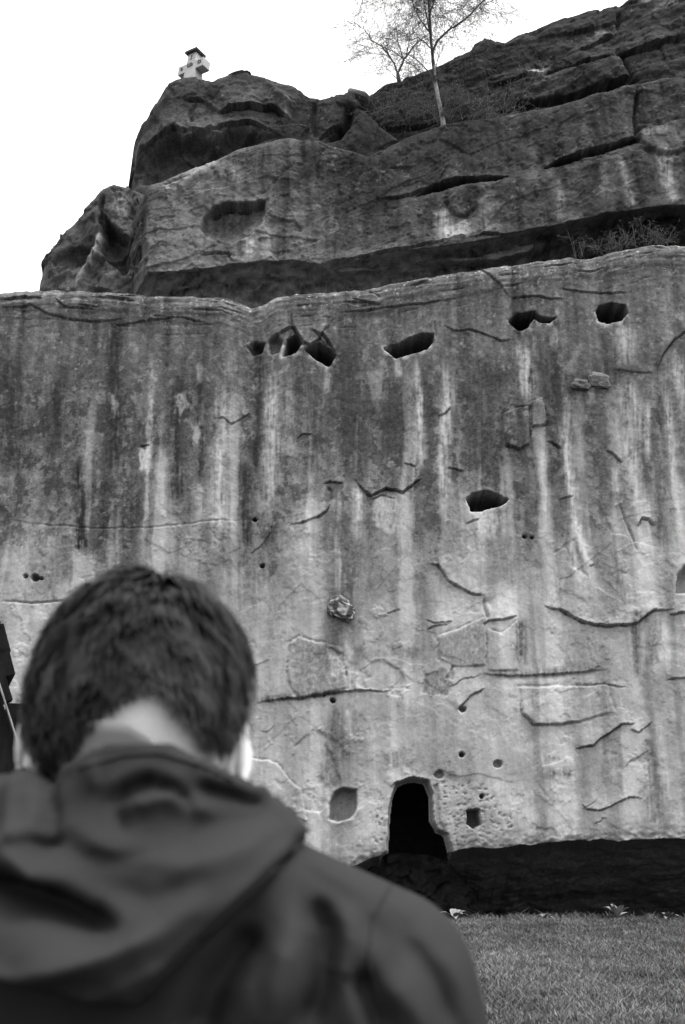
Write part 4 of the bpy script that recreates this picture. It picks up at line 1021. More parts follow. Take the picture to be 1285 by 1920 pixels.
tr.tube(T[:6], TR[:6], 10); tw.tube(T[5:], TR[5:], 8)
tr.build('trunk', M_BIRCH, broot, True)
def L2(pp, r0, r1, n=6, w=.12, dy=0):
    P = [at(x, y, YB + .1 + dy * i / len(pp)) for i, (x, y) in enumerate(pp)]
    out = []
    for i in range(len(P) - 1):
        f0, f1 = i / (len(P) - 1), (i + 1) / (len(P) - 1)
        q = limb(tw, P[i], P[i + 1], r0 + (r1 - r0) * f0, r0 + (r1 - r0) * f1, 3, w, rnd); out += q if not out else q[1:]
    return out
limbs = [L2([(812,96),(822,75),(850,52),(880,30),(908,2),(935,-30)], .05, .022, dy=-.8), L2([(811,95),(798,80),(785,70),(770,75)], .03, .012, dy=.6), L2([(806,60),(790,40),(778,20),(768,-10),(755,-60)], .035, .012, dy=.8),
         L2([(806,30),(815,0),(830,-40),(840,-90)], .035, .012, dy=-.4), L2([(805,60),(801,35),(797,0),(790,-50)], .03, .012, dy=-.8), L2([(816,150),(800,130),(775,108),(757,98)], .028, .010, dy=1.0),
         L2([(815,130),(823,110),(830,90),(838,72)], .016, .008, dy=.8), L2([(820,180),(800,175),(770,172)], .018, .008, dy=-.8), L2([(824,200),(805,197),(740,202)], .016, .007, dy=-.9), L2([(800,-60),(770,-120),(745,-170)], .03, .01), L2([(798,-90),(840,-150),(870,-190)], .03, .01, dy=.6),
         L2([(828,225),(842,205),(850,190)], .014, .007, dy=-.5), L2([(803,-20),(760,-40),(720,-60),(690,-70)], .03, .01, dy=-.5), L2([(803,-20),(860,-50),(900,-75),(940,-80)], .03, .01, dy=.8)]
for i, q in enumerate(limbs):
    big = i in (0, 2, 3, 4, 9, 10, 12, 13)
    twigs(tw, bd, q, rnd, 21 if big else 11, 2.2 if big else 1.4, .0088, .42, 2 if big else 1, budn=3)
twigs(tw, bd, T[5:], rnd, 26, 2.3, .010, .42, 2, 1.3, 0.0)
crown = tw.build('crown', M_TWIG, broot, True); buds = bd.build('buds', M_BUD, crown); tag(buds, kind='stuff')
buds.matrix_parent_inverse = Matrix.Identity(4); buds.matrix_basis = Matrix.Identity(4)
buds.parent = crown
tag(broot, 'slender white barked birch growing from the upper ledge', 'tree')

YC = Y_RID + 0.1
rnd = random.Random(5)
sroot = empty('bare_tree', at(748, 160, YC))
st = MB(); tw = MB(); bd = MB()
S = [at(x, y, YC) for x, y in ((750,168),(748,150),(746,136))]
st.tube(S, [.11, .085, .07], 8); st.build('trunk', M_TWIG, sroot, True)
def L3(pp, r0, r1, dy):
    P = [at(x, y, YC + dy * i / len(pp)) for i, (x, y) in enumerate(pp)]; out = []
    for i in range(len(P) - 1):
        f0, f1 = i / (len(P) - 1), (i + 1) / (len(P) - 1)
        q = limb(tw, P[i], P[i + 1], r0 + (r1 - r0) * f0, r0 + (r1 - r0) * f1, 3, .1, rnd); out += q if not out else q[1:]
    return out
ls = [L3([(746,138),(757,112),(770,94),(784,78),(800,66)], .055, .018, .6), L3([(746,138),(740,120),(730,104),(722,84)], .045, .015, -.6), L3([(735,112),(715,86),(698,76),(680,54),(664,40)], .035, .012, .7),
      L3([(757,112),(752,95),(745,70),(742,40)], .03, .01, -.5), L3([(730,104),(700,100),(680,96)], .02, .008, .5), L3([(762,104),(768,75),(770,50)], .025, .01, .9), L3([(747,150),(737,140),(728,132)], .02, .008, -.4),
      L3([(757,110),(735,95),(710,84),(690,70)], .022, .008, -.9), L3([(757,112),(775,122),(800,140)], .02, .008, -.5)]
for q in ls: twigs(tw, bd, q, rnd, 14, 1.45, .0088, .22, 2, budn=2)
crown = tw.build('crown', M_TWIG, sroot, True); buds = bd.build('buds', M_BUD, sroot); tag(buds, kind='stuff')
tag(sroot, 'small dark bare tree on the skyline left of the birch', 'tree')

def shrub(px, py, Y, n, h, spread, label, seed, leaf=0, mat=None, droop=.1, r=.009, group='dry shrubs on the ledges', pale=False):
    rn = random.Random(seed); b = at(px, py, Y); root = empty('shrub', b); tw = MB(); bd = MB()
    for i in range(n):
        a = rn.uniform(0, 6.28); d = Vector((math.cos(a) * spread * rn.random(), math.sin(a) * .5 * spread * rn.random(), 1)).normalized()
        st = b + Vector((rn.uniform(-.5, .5) * spread * h, rn.uniform(-.2, .2), -.15))
        q = limb(tw, st, st + d * h * rn.uniform(.5, 1.1), r, r * .5, 4, .15, rn, 4)
        twigs(tw, bd, q, rn, 5, h * .5, r * .6, droop, 1, 1.2, .1, leaf)
    tw.build('stems', mat or M_TWIG, root, True)
    if bd.v: o = bd.build('leaves', M_PALELEAF, root); tag(o, kind='stuff'); o.data.materials[0] = M_PALELEAF if pale else M_BUD
    tag(root, label, 'shrub', group)
shrub(885, 224, YB - .05, 34, 1.7, 1.6, 'pale leafy shrub right of the birch trunk', 31, 4, droop=.15, pale=True, mat=M_PALETWIG)
shrub(765, 212, YB + .9, 26, 1.7, 1.7, 'low tangled shrub left of the birch trunk', 32, 3, droop=.2, pale=True, mat=M_PALETWIG)
shrub(1085, 476, 32.2, 5, .9, .5, 'dry upright stalks on the ledge near the overhang', 33, 1)
shrub(1140, 466, 32.3, 16, .8, 1.6, 'dark twiggy shrub under the overhang, left of the larger one', 34, 2)
shrub(1215, 452, 32.3, 22, .9, 1.8, 'larger dark twiggy shrub under the overhang at the right edge', 35, 2)
shrub(775, 152, Y_RID + .2, 14, .8, .6, 'tuft of dry stems beside the bare tree on the skyline', 36, 0)

# ------------------------------------------------------------------ wooden shelter with a steep shingled roof, cut by the left edge
M_WOOD = grey_mat('tarred_wood', 0.007, 0.75, 6, 0.5, 0.004, 30, stretch=(6, 6, 1))
M_PALEWOOD = grey_mat('weathered_board', 0.22, 0.8, 8, 0.35, 0.003, 40, stretch=(6, 6, 1))
YH = 7.0
hut = empty('wooden_shelter', (float(at(40, 1360, YH).x), YH, 0))
def P2(px, py, dy=0): return at(px, py, YH + dy)
sl = (P2(48, 1440) - P2(0, 1283)).normalized()                  # direction down the right slope
nrm = Vector((-sl.z, 0, sl.x)).normalized();  nrm = nrm if nrm.x > 0 else -nrm
ANG = math.atan2(sl.x, -sl.z)
def slope_box(c, length, thick, depth, name, mat, bev=.003, da=0.0):
    m = MB(); m.box(c, (thick, depth, length), Matrix.Rotation(-(ANG + da), 3, 'Y')); return m.build(name, mat, hut, bevel=bev)
mid = P2(24, 1362); apex = mid - sl * 2.3
slope_box((apex + P2(52, 1454)) / 2 + Vector((0, -.01, 0)), (P2(52, 1454) - apex).length, .010, .04, 'bargeboard', M_PALEWOOD)
slope_box((apex + P2(52, 1454)) / 2 - nrm * .12 + Vector((0, .9, 0)), (P2(52, 1454) - apex).length, .22, 1.76, 'roof', M_WOOD)
e = P2(27, 1318, .1); slope_box(e - sl * .95 + nrm * .0, 1.9, .055, .12, 'rafter', M_WOOD)
for k in range(10):                                                # overlapping shingle courses, each set back a little
    c = P2(24, 1250, .1) - sl * (.02 + .15 * k) + nrm * (.006 * ((k * 5) % 3)) + Vector((0, .3, 0))
    slope_box(c, .19, .075 + .008 * (k % 2), .7, 'shingle', M_WOOD, .004, -.05)
top = P2(30, 1320, .3).z
for s in (0, 1):
    m = MB(); m.box((P2(34, 1400).x + .01, YH + .34 + 1.2 * s, top / 2), (.17, .12, top)); m.build('post', M_WOOD, hut, bevel=.006)
slope_box(P2(65, 1418, .2), .24, .010, .03, 'batten', M_PALEWOOD)
for s in range(7):
    m = MB(); m.box((P2(0, 1400).x - .04 - .17 * s, YH + .55, 1.1), (.16, .03, 2.2)); m.build('plank', M_WOOD, hut, bevel=.004)
m = MB(); m.box(apex + Vector((0, .9, .03)), (.14, 1.86, .12)); m.build('ridge_beam', M_WOOD, hut, bevel=.005)
q = (apex + P2(52, 1454)) / 2 - nrm * .12
m = MB(); m.box((2 * apex.x - q.x, YH + .9, q.z), (.22, 1.76, (P2(52, 1454) - apex).length), Matrix.Rotation(ANG, 3, 'Y')); m.build('roof', M_WOOD, hut, bevel=.003)
hut.rotation_euler.z = math.radians(20)
tag(hut, 'dark wooden shelter with steep shingled roof at the left edge', 'shelter')
# ------------------------------------------------------------------ the person in the foreground, seen from behind
M_SKIN = grey_mat('skin', 0.5, 0.55, 12, 0.06, 0.0006, 300)
M_JACKET = grey_mat('jacket_cloth', 0.025, 0.75, 9, 0.12, 0.0006, 700, spec=0.05)
M_COLLAR = grey_mat('collar_cloth', 0.2, 0.75, 9, 0.08, 0.0006, 700)
M_HAIR = grey_mat('hair', 0.0075, 0.55, 60, 0.4, spec=0.16)
M_TROUSER = grey_mat('trouser_cloth', 0.06, 0.85, 30, 0.2)
M_SHOE = grey_mat('shoe_leather', 0.04, 0.5, 30, 0.2)
PX0 = -0.158
person = empty('person', (PX0, 0.95, 0.0))

class Blob:
    """overlapping solids that are fused into one continuous skin"""
    def __init__(s): s.bm = bmesh.new()
    def ball(s, c, r, rot=None):
        r = (r, r, r) if not hasattr(r, '__len__') else r
        M = Matrix.Translation(Vector(c)) @ ((rot or Matrix.Identity(3)).to_4x4()) @ Matrix.Diagonal((r[0], r[1], r[2], 1))
        bmesh.ops.create_uvsphere(s.bm, u_segments=24, v_segments=16, radius=1.0, matrix=M)
    def limb(s, pts, rad):
        for i in range(len(pts) - 1):
            a, b = Vector(pts[i]), Vector(pts[i + 1]); d = b - a
            q = d.to_track_quat('Z', 'Y').to_matrix().to_4x4()
            bmesh.ops.create_cone(s.bm, cap_ends=True, segments=20, radius1=rad[i], radius2=rad[i + 1], depth=d.length, matrix=Matrix.Translation((a + b) / 2) @ q)
        for p, r in zip(pts, rad): s.ball(p, r)
    def fuse(s, name, voxel, smooth, factor=0.5):
        me = bpy.data.meshes.new(name); s.bm.to_mesh(me); s.bm.free()
        o = bpy.data.objects.new(name, me); COL.objects.link(o)
        m = o.modifiers.new('r', 'REMESH'); m.mode = 'VOXEL'; m.voxel_size = voxel
        m = o.modifiers.new('s', 'SMOOTH'); m.iterations = smooth; m.factor = factor
        out = bpy.data.meshes.new_from_object(o.evaluated_get(bpy.context.evaluated_depsgraph_get()))
        bpy.data.objects.remove(o); out.name = name; out.materials.clear()
        return out
def mirror(p, s): return (PX0 + s * p[0], p[1], p[2])

HC = Vector((-0.176, 0.962, 1.624))
HR = Matrix.Rotation(math.radians(3), 3, 'Y') @ Matrix.Rotation(math.radians(-30), 3, 'X')
def hp(x, y, z): return HC + HR @ Vector((x, y, z))
HRAD = (0.090, 0.100, 0.116)

B = Blob()
B.ball(HC, HRAD, HR)
B.ball(hp(0, .028, -.055), (.060, .070, .068), HR)                 # jaw and cheeks
B.ball(hp(0, .088, -.100), (.024, .022, .018), HR)                 # chin
B.limb([hp(0, .096, -.002), hp(0, .114, -.036)], [.010, .014])      # nose
B.ball(hp(.010, .103, -.040), .009); B.ball(hp(-.010, .103, -.040), .009)
B.limb([hp(-.018, .093, -.068), hp(0, .099, -.067), hp(.018, .093, -.068)], [.006, .008, .006])
for s in (-1, 1):
    B.limb([hp(s * .012, .094, .014), hp(s * .045, .080, .016)], [.010, .009])   # brow
    B.ball(hp(s * .032, .082, -.004), .013)
B.limb([(PX0, .93, 1.44), (PX0 - .002, .925, 1.52), (-.168, .94, 1.60)], [.066, .058, .055])
B.ball((PX0, .955, 1.26), (.155, .095, .24)); B.ball((PX0, .96, 1.0), (.145, .10, .16))
for s in (-1, 1):
    B.limb([mirror((.05, .93, 1.47), s), mirror((.17, .945, 1.385), s)], [.05, .055])
    sh, el, wr = (.185, .945, 1.38), (.245, .96, 1.10), (.15, 1.19, 1.06)
    B.limb([mirror(sh, s), mirror((.22, .95, 1.24), s), mirror(el, s)], [.055, .047, .038])
    B.limb([mirror(el, s), mirror((.21, 1.06, 1.08), s), mirror(wr, s)], [.038, .036, .026])
    # hand: palm, four fingers, thumb
    w = Vector(mirror(wr, s)); f = Vector((-s * .35, .92, -.15)).normalized(); sd_ = Vector((-s * .25, -.1, .96)).normalized(); pn = f.cross(sd_)
    B.ball(w + f * .045, (.018, .046, .038), Matrix((Vector((1, 0, 0)), f, sd_)).transposed())
    for k, L in enumerate((.062, .072, .068, .052)):
        b0 = w + f * .08 + sd_ * (.030 - .020 * k); cu = pn * (-s)
        p1 = b0 + f * L * .45 + cu * L * .12; p2 = p1 + f * L * .28 + cu * L * .24; p3 = p2 + f * L * .12 + cu * L * .26
        B.limb([b0 - f * .02, b0, p1, p2, p3], [.010, .0095, .0088, .0078, .0066])
    t0 = w + f * .025 + sd_ * .034
    B.limb([t0, t0 + f * .03 + sd_ * .02, t0 + f * .058 + sd_ * .022 - pn * s * .012], [.012, .0105, .0085])
    B.limb([mirror((.085, .96, .95), s), mirror((.095, .965, .52), s), mirror((.10, .985, .10), s)], [.085, .055, .038])
    B.limb([mirror((.10, .97, .055), s), mirror((.108, 1.08, .04), s), mirror((.112, 1.15, .032), s)], [.036, .036, .028])
body = link('body', B.fuse('body', 0.0055, 4), M_SKIN); to_parent_space(body, person)

# ears, with a hollow in the middle
for s in (-1, 1):
    E = Blob()
    c = hp(s * .086, .026, -.036)
    outv = (HR @ Vector((s * .45, -.85, 0))).normalized(); upv = (HR @ Vector((0, -.18, 1))).normalized(); fw = outv.cross(upv)
    ring = []
    for k in range(13):
        a = math.pi * (-.62 + 1.42 * k / 12)
        ring.append(c + upv * math.cos(a) * .027 + outv * (.008 + .008 * math.sin(a)) - (HR @ Vector((0, 1, 0))) * (math.sin(a) * .016))
    E.limb(ring, [.0042] * 13)
    E.ball(c + outv * .008 - upv * .003, (.004, .014, .026), Matrix((outv, outv.cross(upv), upv)).transposed())
    E.ball(c - upv * .027 + outv * .008, (.006, .009, .010), HR)
    o = link('ear', E.fuse('ear', 0.002, 4), M_SKIN); to_parent_space(o, person)

# hair: dark cap and several thousand short locks
def hair_ok(x, y, z):
    """local head coordinates: above the hairline at the nape, behind the face"""
    line = np.where(y < 0, -.066 - .030 * np.clip((np.abs(x) - .02) / .06, 0, 1) + .021 * sstep(-.01, .03, x) * sstep(.09, .06, x) - .020 * sstep(.0, -.03, x) + .5 * np.clip(y + .05, 0, 1), -.045 + .9 * np.clip(y, 0, 1))
    ear = (np.abs(x) > .055) & (y > -.028) & (z < .004 + .2 * np.clip(y, 0, 1)) 
    return (z > line) & ~ear & ((y < .062) | (z > .055))
hv = []; hf = []
def scalp(n):
    d = RNG.normal(size=(n, 3)); d /= np.linalg.norm(d, axis=1)[:, None]
    p = d * np.array(HRAD); return p, d / np.array(HRAD)
p, nn = scalp(26000); nn /= np.linalg.norm(nn, axis=1)[:, None]
ok = hair_ok(p[:, 0], p[:, 1], p[:, 2]); p, nn = p[ok], nn[ok]
crownp = np.array([0.012, -0.062, 0.088])
away = p - crownp; away -= nn * np.sum(away * nn, 1)[:, None]; away /= np.linalg.norm(away, axis=1)[:, None] + 1e-6
sw = np.cross(nn, away) * 0.35
cl = np.stack([fbm(p[:, 0] * 40, p[:, 1] * 40, p[:, 2] * 40, 2, 400 + i) for i in range(3)], -1)
height = np.clip((p[:, 2] + .07) / .15, 0, 1)
lift = (0.25 + 0.28 * height) * np.where(p[:, 1] > -.01, .35, 1)
dirn = away + sw + nn * lift[:, None] + cl * 0.95 + RNG.normal(size=p.shape) * .07
dirn /= np.linalg.norm(dirn, axis=1)[:, None]
ln = (0.012 + 0.026 * height) * RNG.uniform(.7, 1.25, len(p)) * (1 + .5 * cl[:, 0]) * (.85 + .15 * np.clip(np.linalg.norm(p - crownp, axis=1) / .05, 0, 1))
ln = ln * np.where(p[:, 1] > -.005, .55, 1)
down = np.array([0, -.35, -1.0]) * 0.5
w0 = 0.0015
side = np.cross(dirn, nn); side /= np.linalg.norm(side, axis=1)[:, None] + 1e-6
p = p * (1 + np.stack([.13 * sstep(-.02, .06, -p[:, 2]), .05 * sstep(-.02, .06, -p[:, 2]), 0 * p[:, 2]], -1))
q0 = p * 0.985; q1 = p + dirn * (ln * .5)[:, None]; d2 = dirn + down * (0.5 + cl[:, 1:2]) - nn * .18; d2 /= np.linalg.norm(d2, axis=1)[:, None]; q2 = q1 + d2 * (ln * .55)[:, None]
for q_ in (q1, q2):                       # a cropped, rounded outline
    q_ *= np.minimum(1, (1.14 + .03 * cl[:, 0] + .10 * sstep(-.02, .06, -p[:, 2])) / np.sqrt(np.sum((q_ / np.array(HRAD)) ** 2, 1)))[:, None]
Vl = np.stack([q0 - side * w0, q0 + side * w0, q1 + side * w0 * .9, q1 - side * w0 * .9, q2], 1)
Vw = Vl.reshape(-1, 3) @ np.array(HR).T + np.array(HC)
i = np.arange(len(p))[:, None] * 5
Fh = np.concatenate([i + np.array([[0, 1, 2]]), i + np.array([[0, 2, 3]]), i + np.array([[3, 2, 4]])], 0)
nu, nv = 120, 80
th, ph = np.meshgrid(np.linspace(0, 2 * np.pi, nu), np.linspace(0, np.pi, nv))
cx = np.stack([np.sin(ph) * np.cos(th), np.sin(ph) * np.sin(th), np.cos(ph)], -1)
bump = 1.018 + .010 * fbm(cx[..., 0] * 5, cx[..., 1] * 5, cx[..., 2] * 5, 3, 410)
cw = cx * np.array(HRAD) * bump[..., None]
okc = hair_ok(cw[..., 0], cw[..., 1], cw[..., 2] - .004).ravel()
gf = grid_faces(nv, nu); gf = gf[okc[gf].all(1)]
cw = cw * (1 + np.stack([.12 * sstep(-.02, .06, -cw[..., 2]), .04 * sstep(-.02, .06, -cw[..., 2]), 0 * cw[..., 2]], -1))
capV = cw.reshape(-1, 3) @ np.array(HR).T + np.array(HC)
capF = np.concatenate([gf[:, [0, 1, 2]], gf[:, [0, 2, 3]]], 0)
hair = link('hair', mesh_np('hair', np.concatenate([capV, Vw]), np.concatenate([capF, Fh + len(capV)])), M_HAIR)
to_parent_space(hair, person); hair['label'] = 'short tousled dark hair'; hair['kind'] = 'stuff'

# trousers and shoes
T_ = Blob()
T_.ball((PX0, .96, .97), (.165, .12, .13))
for s in (-1, 1): T_.limb([mirror((.088, .96, .92), s), mirror((.098, .965, .52), s), mirror((.102, .985, .09), s)], [.10, .075, .062])
o = link('trousers', T_.fuse('trousers', .012, 6), M_TROUSER); to_parent_space(o, person)
for s in (-1, 1):
    S_ = Blob(); S_.limb([mirror((.10, .955, .052), s), mirror((.108, 1.08, .045), s), mirror((.114, 1.18, .036), s)], [.047, .047, .036])
    S_.ball(mirror((.108, 1.06, .018), s), (.05, .15, .020))
    o = link('shoe', S_.fuse('shoe', .007, 4), M_SHOE); to_parent_space(o, person)

# jacket
J = Blob()
J.ball((PX0, .96, 1.24), (.20, .125, .27)); J.ball((PX0, .97, 1.02), (.195, .135, .20))
J.limb([(PX0 - .10, .935, 1.41), (PX0 + .10, .935, 1.41)], [.085, .085])
for s in (-1, 1):
    J.limb([mirror((.035, .93, 1.49), s), mirror((.10, .935, 1.445), s), mirror((.185, .945, 1.395), s)], [.062, .07, .082])
    J.limb([mirror((.185, .945, 1.395), s), mirror((.225, .95, 1.25), s), mirror((.255, .965, 1.10), s)], [.082, .074, .066])
    J.limb([mirror((.255, .965, 1.10), s), mirror((.21, 1.07, 1.08), s), mirror((.158, 1.175, 1.06), s)], [.066, .058, .048])
jm = J.fuse('jacket', .005, 18)
def fold_field(u, v, folds):
    f = np.zeros(u.shape)
    for pts, w, a in folds:
        idx, d, s, p = near(u, v, pts, w * 3.2)
        f[idx] += a * np.exp(-(d / (w * (1.0 if a > 0 else .85))) ** (1.25 if a > 0 else 2.0)) * np.clip(np.minimum(p, 1 - p) * 5 + .25, 0, 1)
    return f
def co_of(me):
    a = np.empty(len(me.vertices) * 3, np.float32); me.vertices.foreach_get('co', a); return a.reshape(-1, 3).astype(float)
Jc = co_of(jm)
nrm_ = np.empty(len(jm.vertices) * 3, np.float32); jm.vertices.foreach_get('normal', nrm_); nrm_ = nrm_.reshape(-1, 3)
bk = np.clip(-nrm_[:, 1] * 1.3 + .35, 0, 1)
ju, jv = project(Jc)
jf = fold_field(ju, jv, [([(585,1680),(605,1750),(600,1850),(570,1940)], 30, -.036), ([(650,1690),(655,1770),(640,1850)], 26, .012), ([(670,1820),(690,1870),(720,1940)], 22, -.036), ([(730,1830),(780,1900),(800,1960)], 26, .014),
     ([(480,1740),(400,1850),(360,1960)], 40, -.035), ([(540,1760),(520,1850),(500,1950)], 26, .012), ([(760,1760),(810,1830),(850,1930)], 18, -.010), ([(640,1610),(720,1670),(780,1730)], 26, .007), ([(560,1620),(640,1680),(720,1760)], 22, -.006), ([(830,1780),(870,1860),(880,1930)], 14, .006)])
jf += .004 * fbm((Jc[:, 0] + .3 * Jc[:, 2]) / .06, Jc[:, 1] / .2, (Jc[:, 2] - .6 * Jc[:, 0]) / .11, 3, 421, ridged=True) + .003 * fbm(Jc[:, 0] / .09, Jc[:, 1] / .2, Jc[:, 2] / .14, 3, 420)
def jover(pts, h, decay):
    idx, d_, s_, p_ = near(ju, jv, pts, decay * 3)
    jf[idx] += np.where(s_ < 0, h * np.exp(-d_ / decay), 0) * np.clip(np.minimum(p_, 1 - p_) * 5, 0, 1)
for pts, h_, dc in (([(585,1940),(612,1830),(606,1740),(585,1672)], .009, 50), ([(735,1960),(700,1870),(668,1800)], .011, 45), ([(500,1960),(470,1850),(500,1760)], .006, 40), ([(840,1960),(810,1860),(770,1790)], .005, 40)):
    jover(pts, h_, dc)
Jc[:, 1] -= jf * bk
jm.vertices.foreach_set('co', Jc.astype(np.float32).ravel()); jm.update()
bm = bmesh.new(); bm.from_mesh(jm)
for _ in range(3): bmesh.ops.smooth_vert(bm, verts=bm.verts, factor=.5, use_axis_x=True, use_axis_y=True, use_axis_z=True)
bm.to_mesh(jm); bm.free(); Jc = co_of(jm)
jacket = link('jacket', jm, M_JACKET); to_parent_space(jacket, person)

# hood, thrown back and lying in folds between the shoulders
bvh = BVHTree.FromPolygons([tuple(c) for c in Jc], [tuple(pl.vertices) for pl in jm.polygons])
hx = np.arange(-.47, .005, .0035); hz = np.arange(1.345, 1.615, .0035)
HX, HZ = np.meshgrid(hx, hz)
YB_ = np.full(HX.shape, np.nan)
for a in range(HX.shape[0]):
    for b in range(HX.shape[1]):
        r = bvh.ray_cast(Vector((HX[a, b], 0.3, HZ[a, b])), Vector((0, 1, 0)))
        if r[0] is not None: YB_[a, b] = min(r[0].y, .93)
for b in range(HX.shape[1]):
    c = YB_[:, b]; g = np.nonzero(~np.isnan(c))[0]
    if len(g): c[g[-1] + 1:] = c[g[-1]]; c[:g[0]] = c[g[0]]
    else: c[:] = .93
YB_ = np.nan_to_num(YB_, nan=.93)
for _ in range(14):
    q = np.pad(YB_, 1, mode='edge'); YB_ = (q[1:-1, 1:-1] * 2 + q[:-2, 1:-1] + q[2:, 1:-1] + q[1:-1, :-2] + q[1:-1, 2:]) / 6
hu, hv_ = project(np.stack([HX, YB_ - .03, HZ], -1))
HOOD = [(-300,1600),(-140,1490),(-30,1450),(30,1437),(75,1443),(112,1470),(140,1436),(190,1410),(262,1398),(340,1405),(400,1432),(450,1455),(500,1474),(548,1508),(588,1556),(545,1606),(480,1676),(420,1738),(350,1803),(300,1853),(262,1894),(180,1884),(90,1862),(0,1836),(-100,1790),(-260,1720)]
idx, sd = signed(hu, hv_, HOOD, 2000)
SD = np.full(HX.shape, -1e3); SD[idx] = sd
thick = .004 + .020 * sstep(0, 14, SD) + .016 * sstep(6, 90, SD) + .034 * sstep(1560, 1720, hv_) * sstep(0, 10, SD)
ycol = .938 - .106 * np.sqrt(np.clip(1 - ((HX - PX0) / .108) ** 2, 0, 1))
need = YB_ - ycol + .004 + .008 * sstep(1.56, 1.50, HZ)
thick = np.maximum(thick, np.where(np.abs(HX - PX0) < .105, need, 0) * sstep(1.47, 1.505, HZ))
thick += fold_field(hu, hv_, [([(35,1450),(45,1520),(60,1590)], 34, .030), ([(112,1450),(112,1530),(95,1590)], 16, -.020), ([(232,1508),(265,1484),(305,1470),(348,1482)], 14, -.012), ([(385,1478),(430,1490),(492,1508)], 12, -.014), ([(350,1490),(370,1520)], 9, -.012),
     ([(140,1545),(240,1605),(360,1622),(470,1588),(545,1545)], 40, .013), ([(10,1570),(60,1610),(110,1655)], 16, .018), ([(-80,1650),(30,1662),(130,1692),(245,1738)], 38, -.045), ([(-60,1800),(60,1826),(140,1812),(240,1772),(330,1735)], 30, .020),
     ([(80,1560),(95,1590),(130,1580)], 10, -.012), ([(260,1520),(330,1500),(420,1530)], 16, .012), ([(200,1440),(205,1490)], 12, .010), ([(170,1650),(300,1690),(420,1640)], 30, -.008), ([(120,1890),(240,1850),(330,1800)], 20, .008), ([(250,1560),(240,1520)], 9, -.010)])
def overlap(u, v, f, pts, h, decay):
    idx, d, s, p = near(u, v, pts, decay * 3)
    f[idx] += np.where(s < 0, h * np.exp(-d / decay), 0) * np.clip(np.minimum(p, 1 - p) * 5, 0, 1)
for pts, h_, dc in (([(222,1514),(262,1484),(300,1470),(345,1478),(366,1504)], .013, 40), ([(378,1474),(430,1486),(500,1512)], .013, 35), ([(-90,1640),(30,1646),(120,1668),(250,1737)], .028, 70),
                    ([(96,1604),(116,1545),(112,1468)], .020, 40), ([(0,1612),(60,1640),(115,1672)], .010, 30), ([(60,1560),(90,1572),(110,1560)], .010, 20)):
    overlap(hu, hv_, thick, pts, h_, dc)
thick = np.clip(thick, .003, .13)
thick += .0025 * fbm(HX / .05, HZ / .05, .3, 3, 430) + .0035 * fbm((HX + .5 * HZ) / .09, (HZ - .4 * HX) / .05, 2.3, 3, 431, ridged=True)
nr_, nc_ = HX.shape
front = np.stack([HX, YB_ - thick, HZ], -1).reshape(-1, 3); rear = np.stack([HX, YB_ + .006, HZ], -1).reshape(-1, 3)
inm = (SD > -2).ravel()
gf = grid_faces(nr_, nc_); gf = gf[inm[gf].all(1)]
n0 = nr_ * nc_
edges = {}
for q in gf:
    for a, b in ((q[0], q[1]), (q[1], q[2]), (q[2], q[3]), (q[3], q[0])): edges[(a, b)] = 1
rim = [(b, a, a + n0, b + n0) for (a, b) in edges if (b, a) not in edges]
F_ = np.concatenate([gf, gf[:, ::-1] + n0, np.array(rim)], 0)
bm = bmesh.new(); me = mesh_np('hood', np.concatenate([front, rear]), F_); bm.from_mesh(me)
bmesh.ops.delete(bm, geom=[v for v in bm.verts if not v.link_faces], context='VERTS')
bmesh.ops.recalc_face_normals(bm, faces=bm.faces)
for _ in range(1): bmesh.ops.smooth_vert(bm, verts=bm.verts, factor=.5, use_axis_x=True, use_axis_y=True, use_axis_z=True)
bm.to_mesh(me); bm.free()
hood = link('hood', me, M_JACKET); to_parent_space(hood, person); hood['label'] = 'hood thrown back in heavy folds'

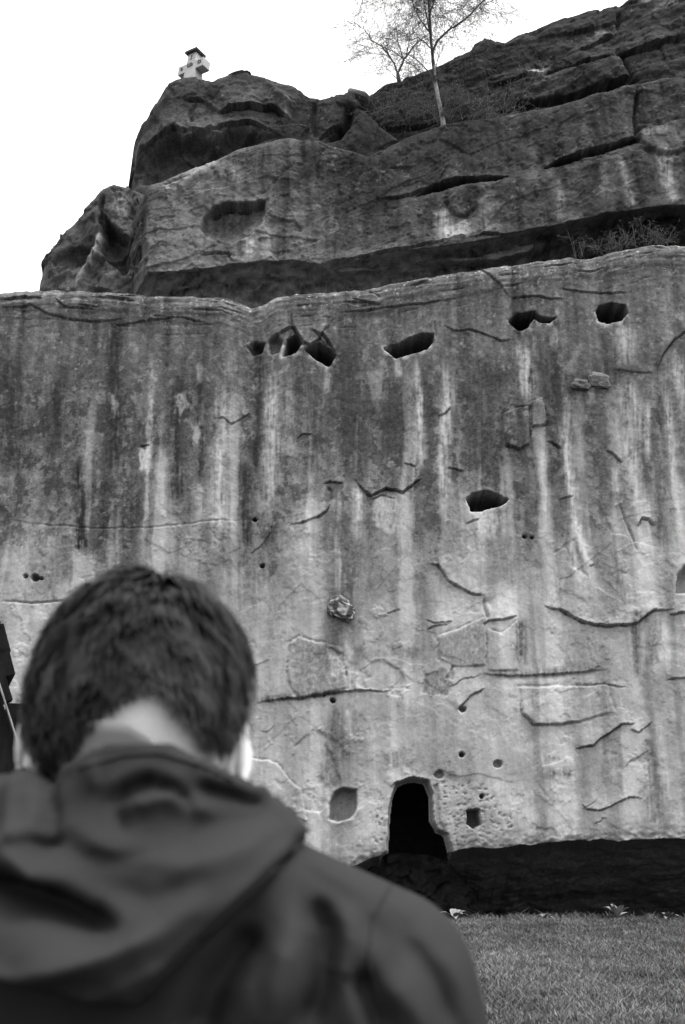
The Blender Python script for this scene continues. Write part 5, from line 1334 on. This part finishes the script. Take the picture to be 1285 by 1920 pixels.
def cloth_y(x, z):
    r = HBVH.ray_cast(Vector((x, .3, z)), Vector((0, 1, 0))); return r[0].y if r[0] is not None else None
HBVH = BVHTree.FromObject(hood, bpy.context.evaluated_depsgraph_get())
def seam(pp, r, name, parent, mat, tree):
    pts = []
    for i in range(len(pp) - 1):
        for t in np.linspace(0, 1, 14, endpoint=False):
            w_ = at(pp[i][0] * (1 - t) + pp[i + 1][0] * t, pp[i][1] * (1 - t) + pp[i + 1][1] * t, .82)
            h_ = tree.ray_cast(EYE_V, (w_ - EYE_V).normalized())
            if h_[0] is not None: pts.append(h_[0] - (w_ - EYE_V).normalized() * .0004)
    if len(pts) > 2: m_ = MB(); m_.tube(pts, r, 5); return m_.build(name, mat, parent, True)
EYE_V = Vector(EYE.tolist())
JB = BVHTree.FromPolygons([tuple(c_) for c_ in Jc], [tuple(pl.vertices) for pl in jm.polygons])
seam([(575,1570),(470,1675),(345,1792),(268,1868)], .0016, 'seam', person, M_JACKET, HBVH)
seam([(150,1440),(230,1416),(300,1412),(380,1436),(440,1466)], .0016, 'seam', person, M_JACKET, HBVH)
seam([(735,1655),(700,1720),(690,1800),(720,1900),(735,1960)], .0014, 'seam', person, M_JACKET, JB)

# standing collar, open at the throat
th = np.linspace(math.radians(-235), math.radians(55), 90); rr = np.linspace(0, 1, 9)
TH, RR = np.meshgrid(th, rr)
cc = np.cos(TH)
zt = np.interp(cc, [-1, -.6, -.37, -.1, .1, .32, .75, 1], [1.572, 1.588, 1.597, 1.598, 1.588, 1.564, 1.534, 1.525]) - .05 * np.clip(np.sin(TH), 0, 1)
zb = 1.530 - .07 * np.clip(np.sin(TH), 0, 1)
rx = .076 + .008 * RR + .010 * np.clip(-np.cos(TH), 0, 1) * RR; ry = .070 + .022 * RR
CX = PX0 + .002 + rx * np.cos(TH); CY = .938 + ry * np.sin(TH); CZ = zb + (zt - zb) * RR + .003 * np.sin(TH * 5)
collar = link('collar', mesh_np('collar', np.stack([CX, CY, CZ], -1).reshape(-1, 3), grid_faces(9, 90)), M_COLLAR)
md = collar.modifiers.new('solid', 'SOLIDIFY'); md.thickness = .006
to_parent_space(collar, person)
tag(person, 'person in a dark hooded jacket seen from behind, head bowed', 'person')
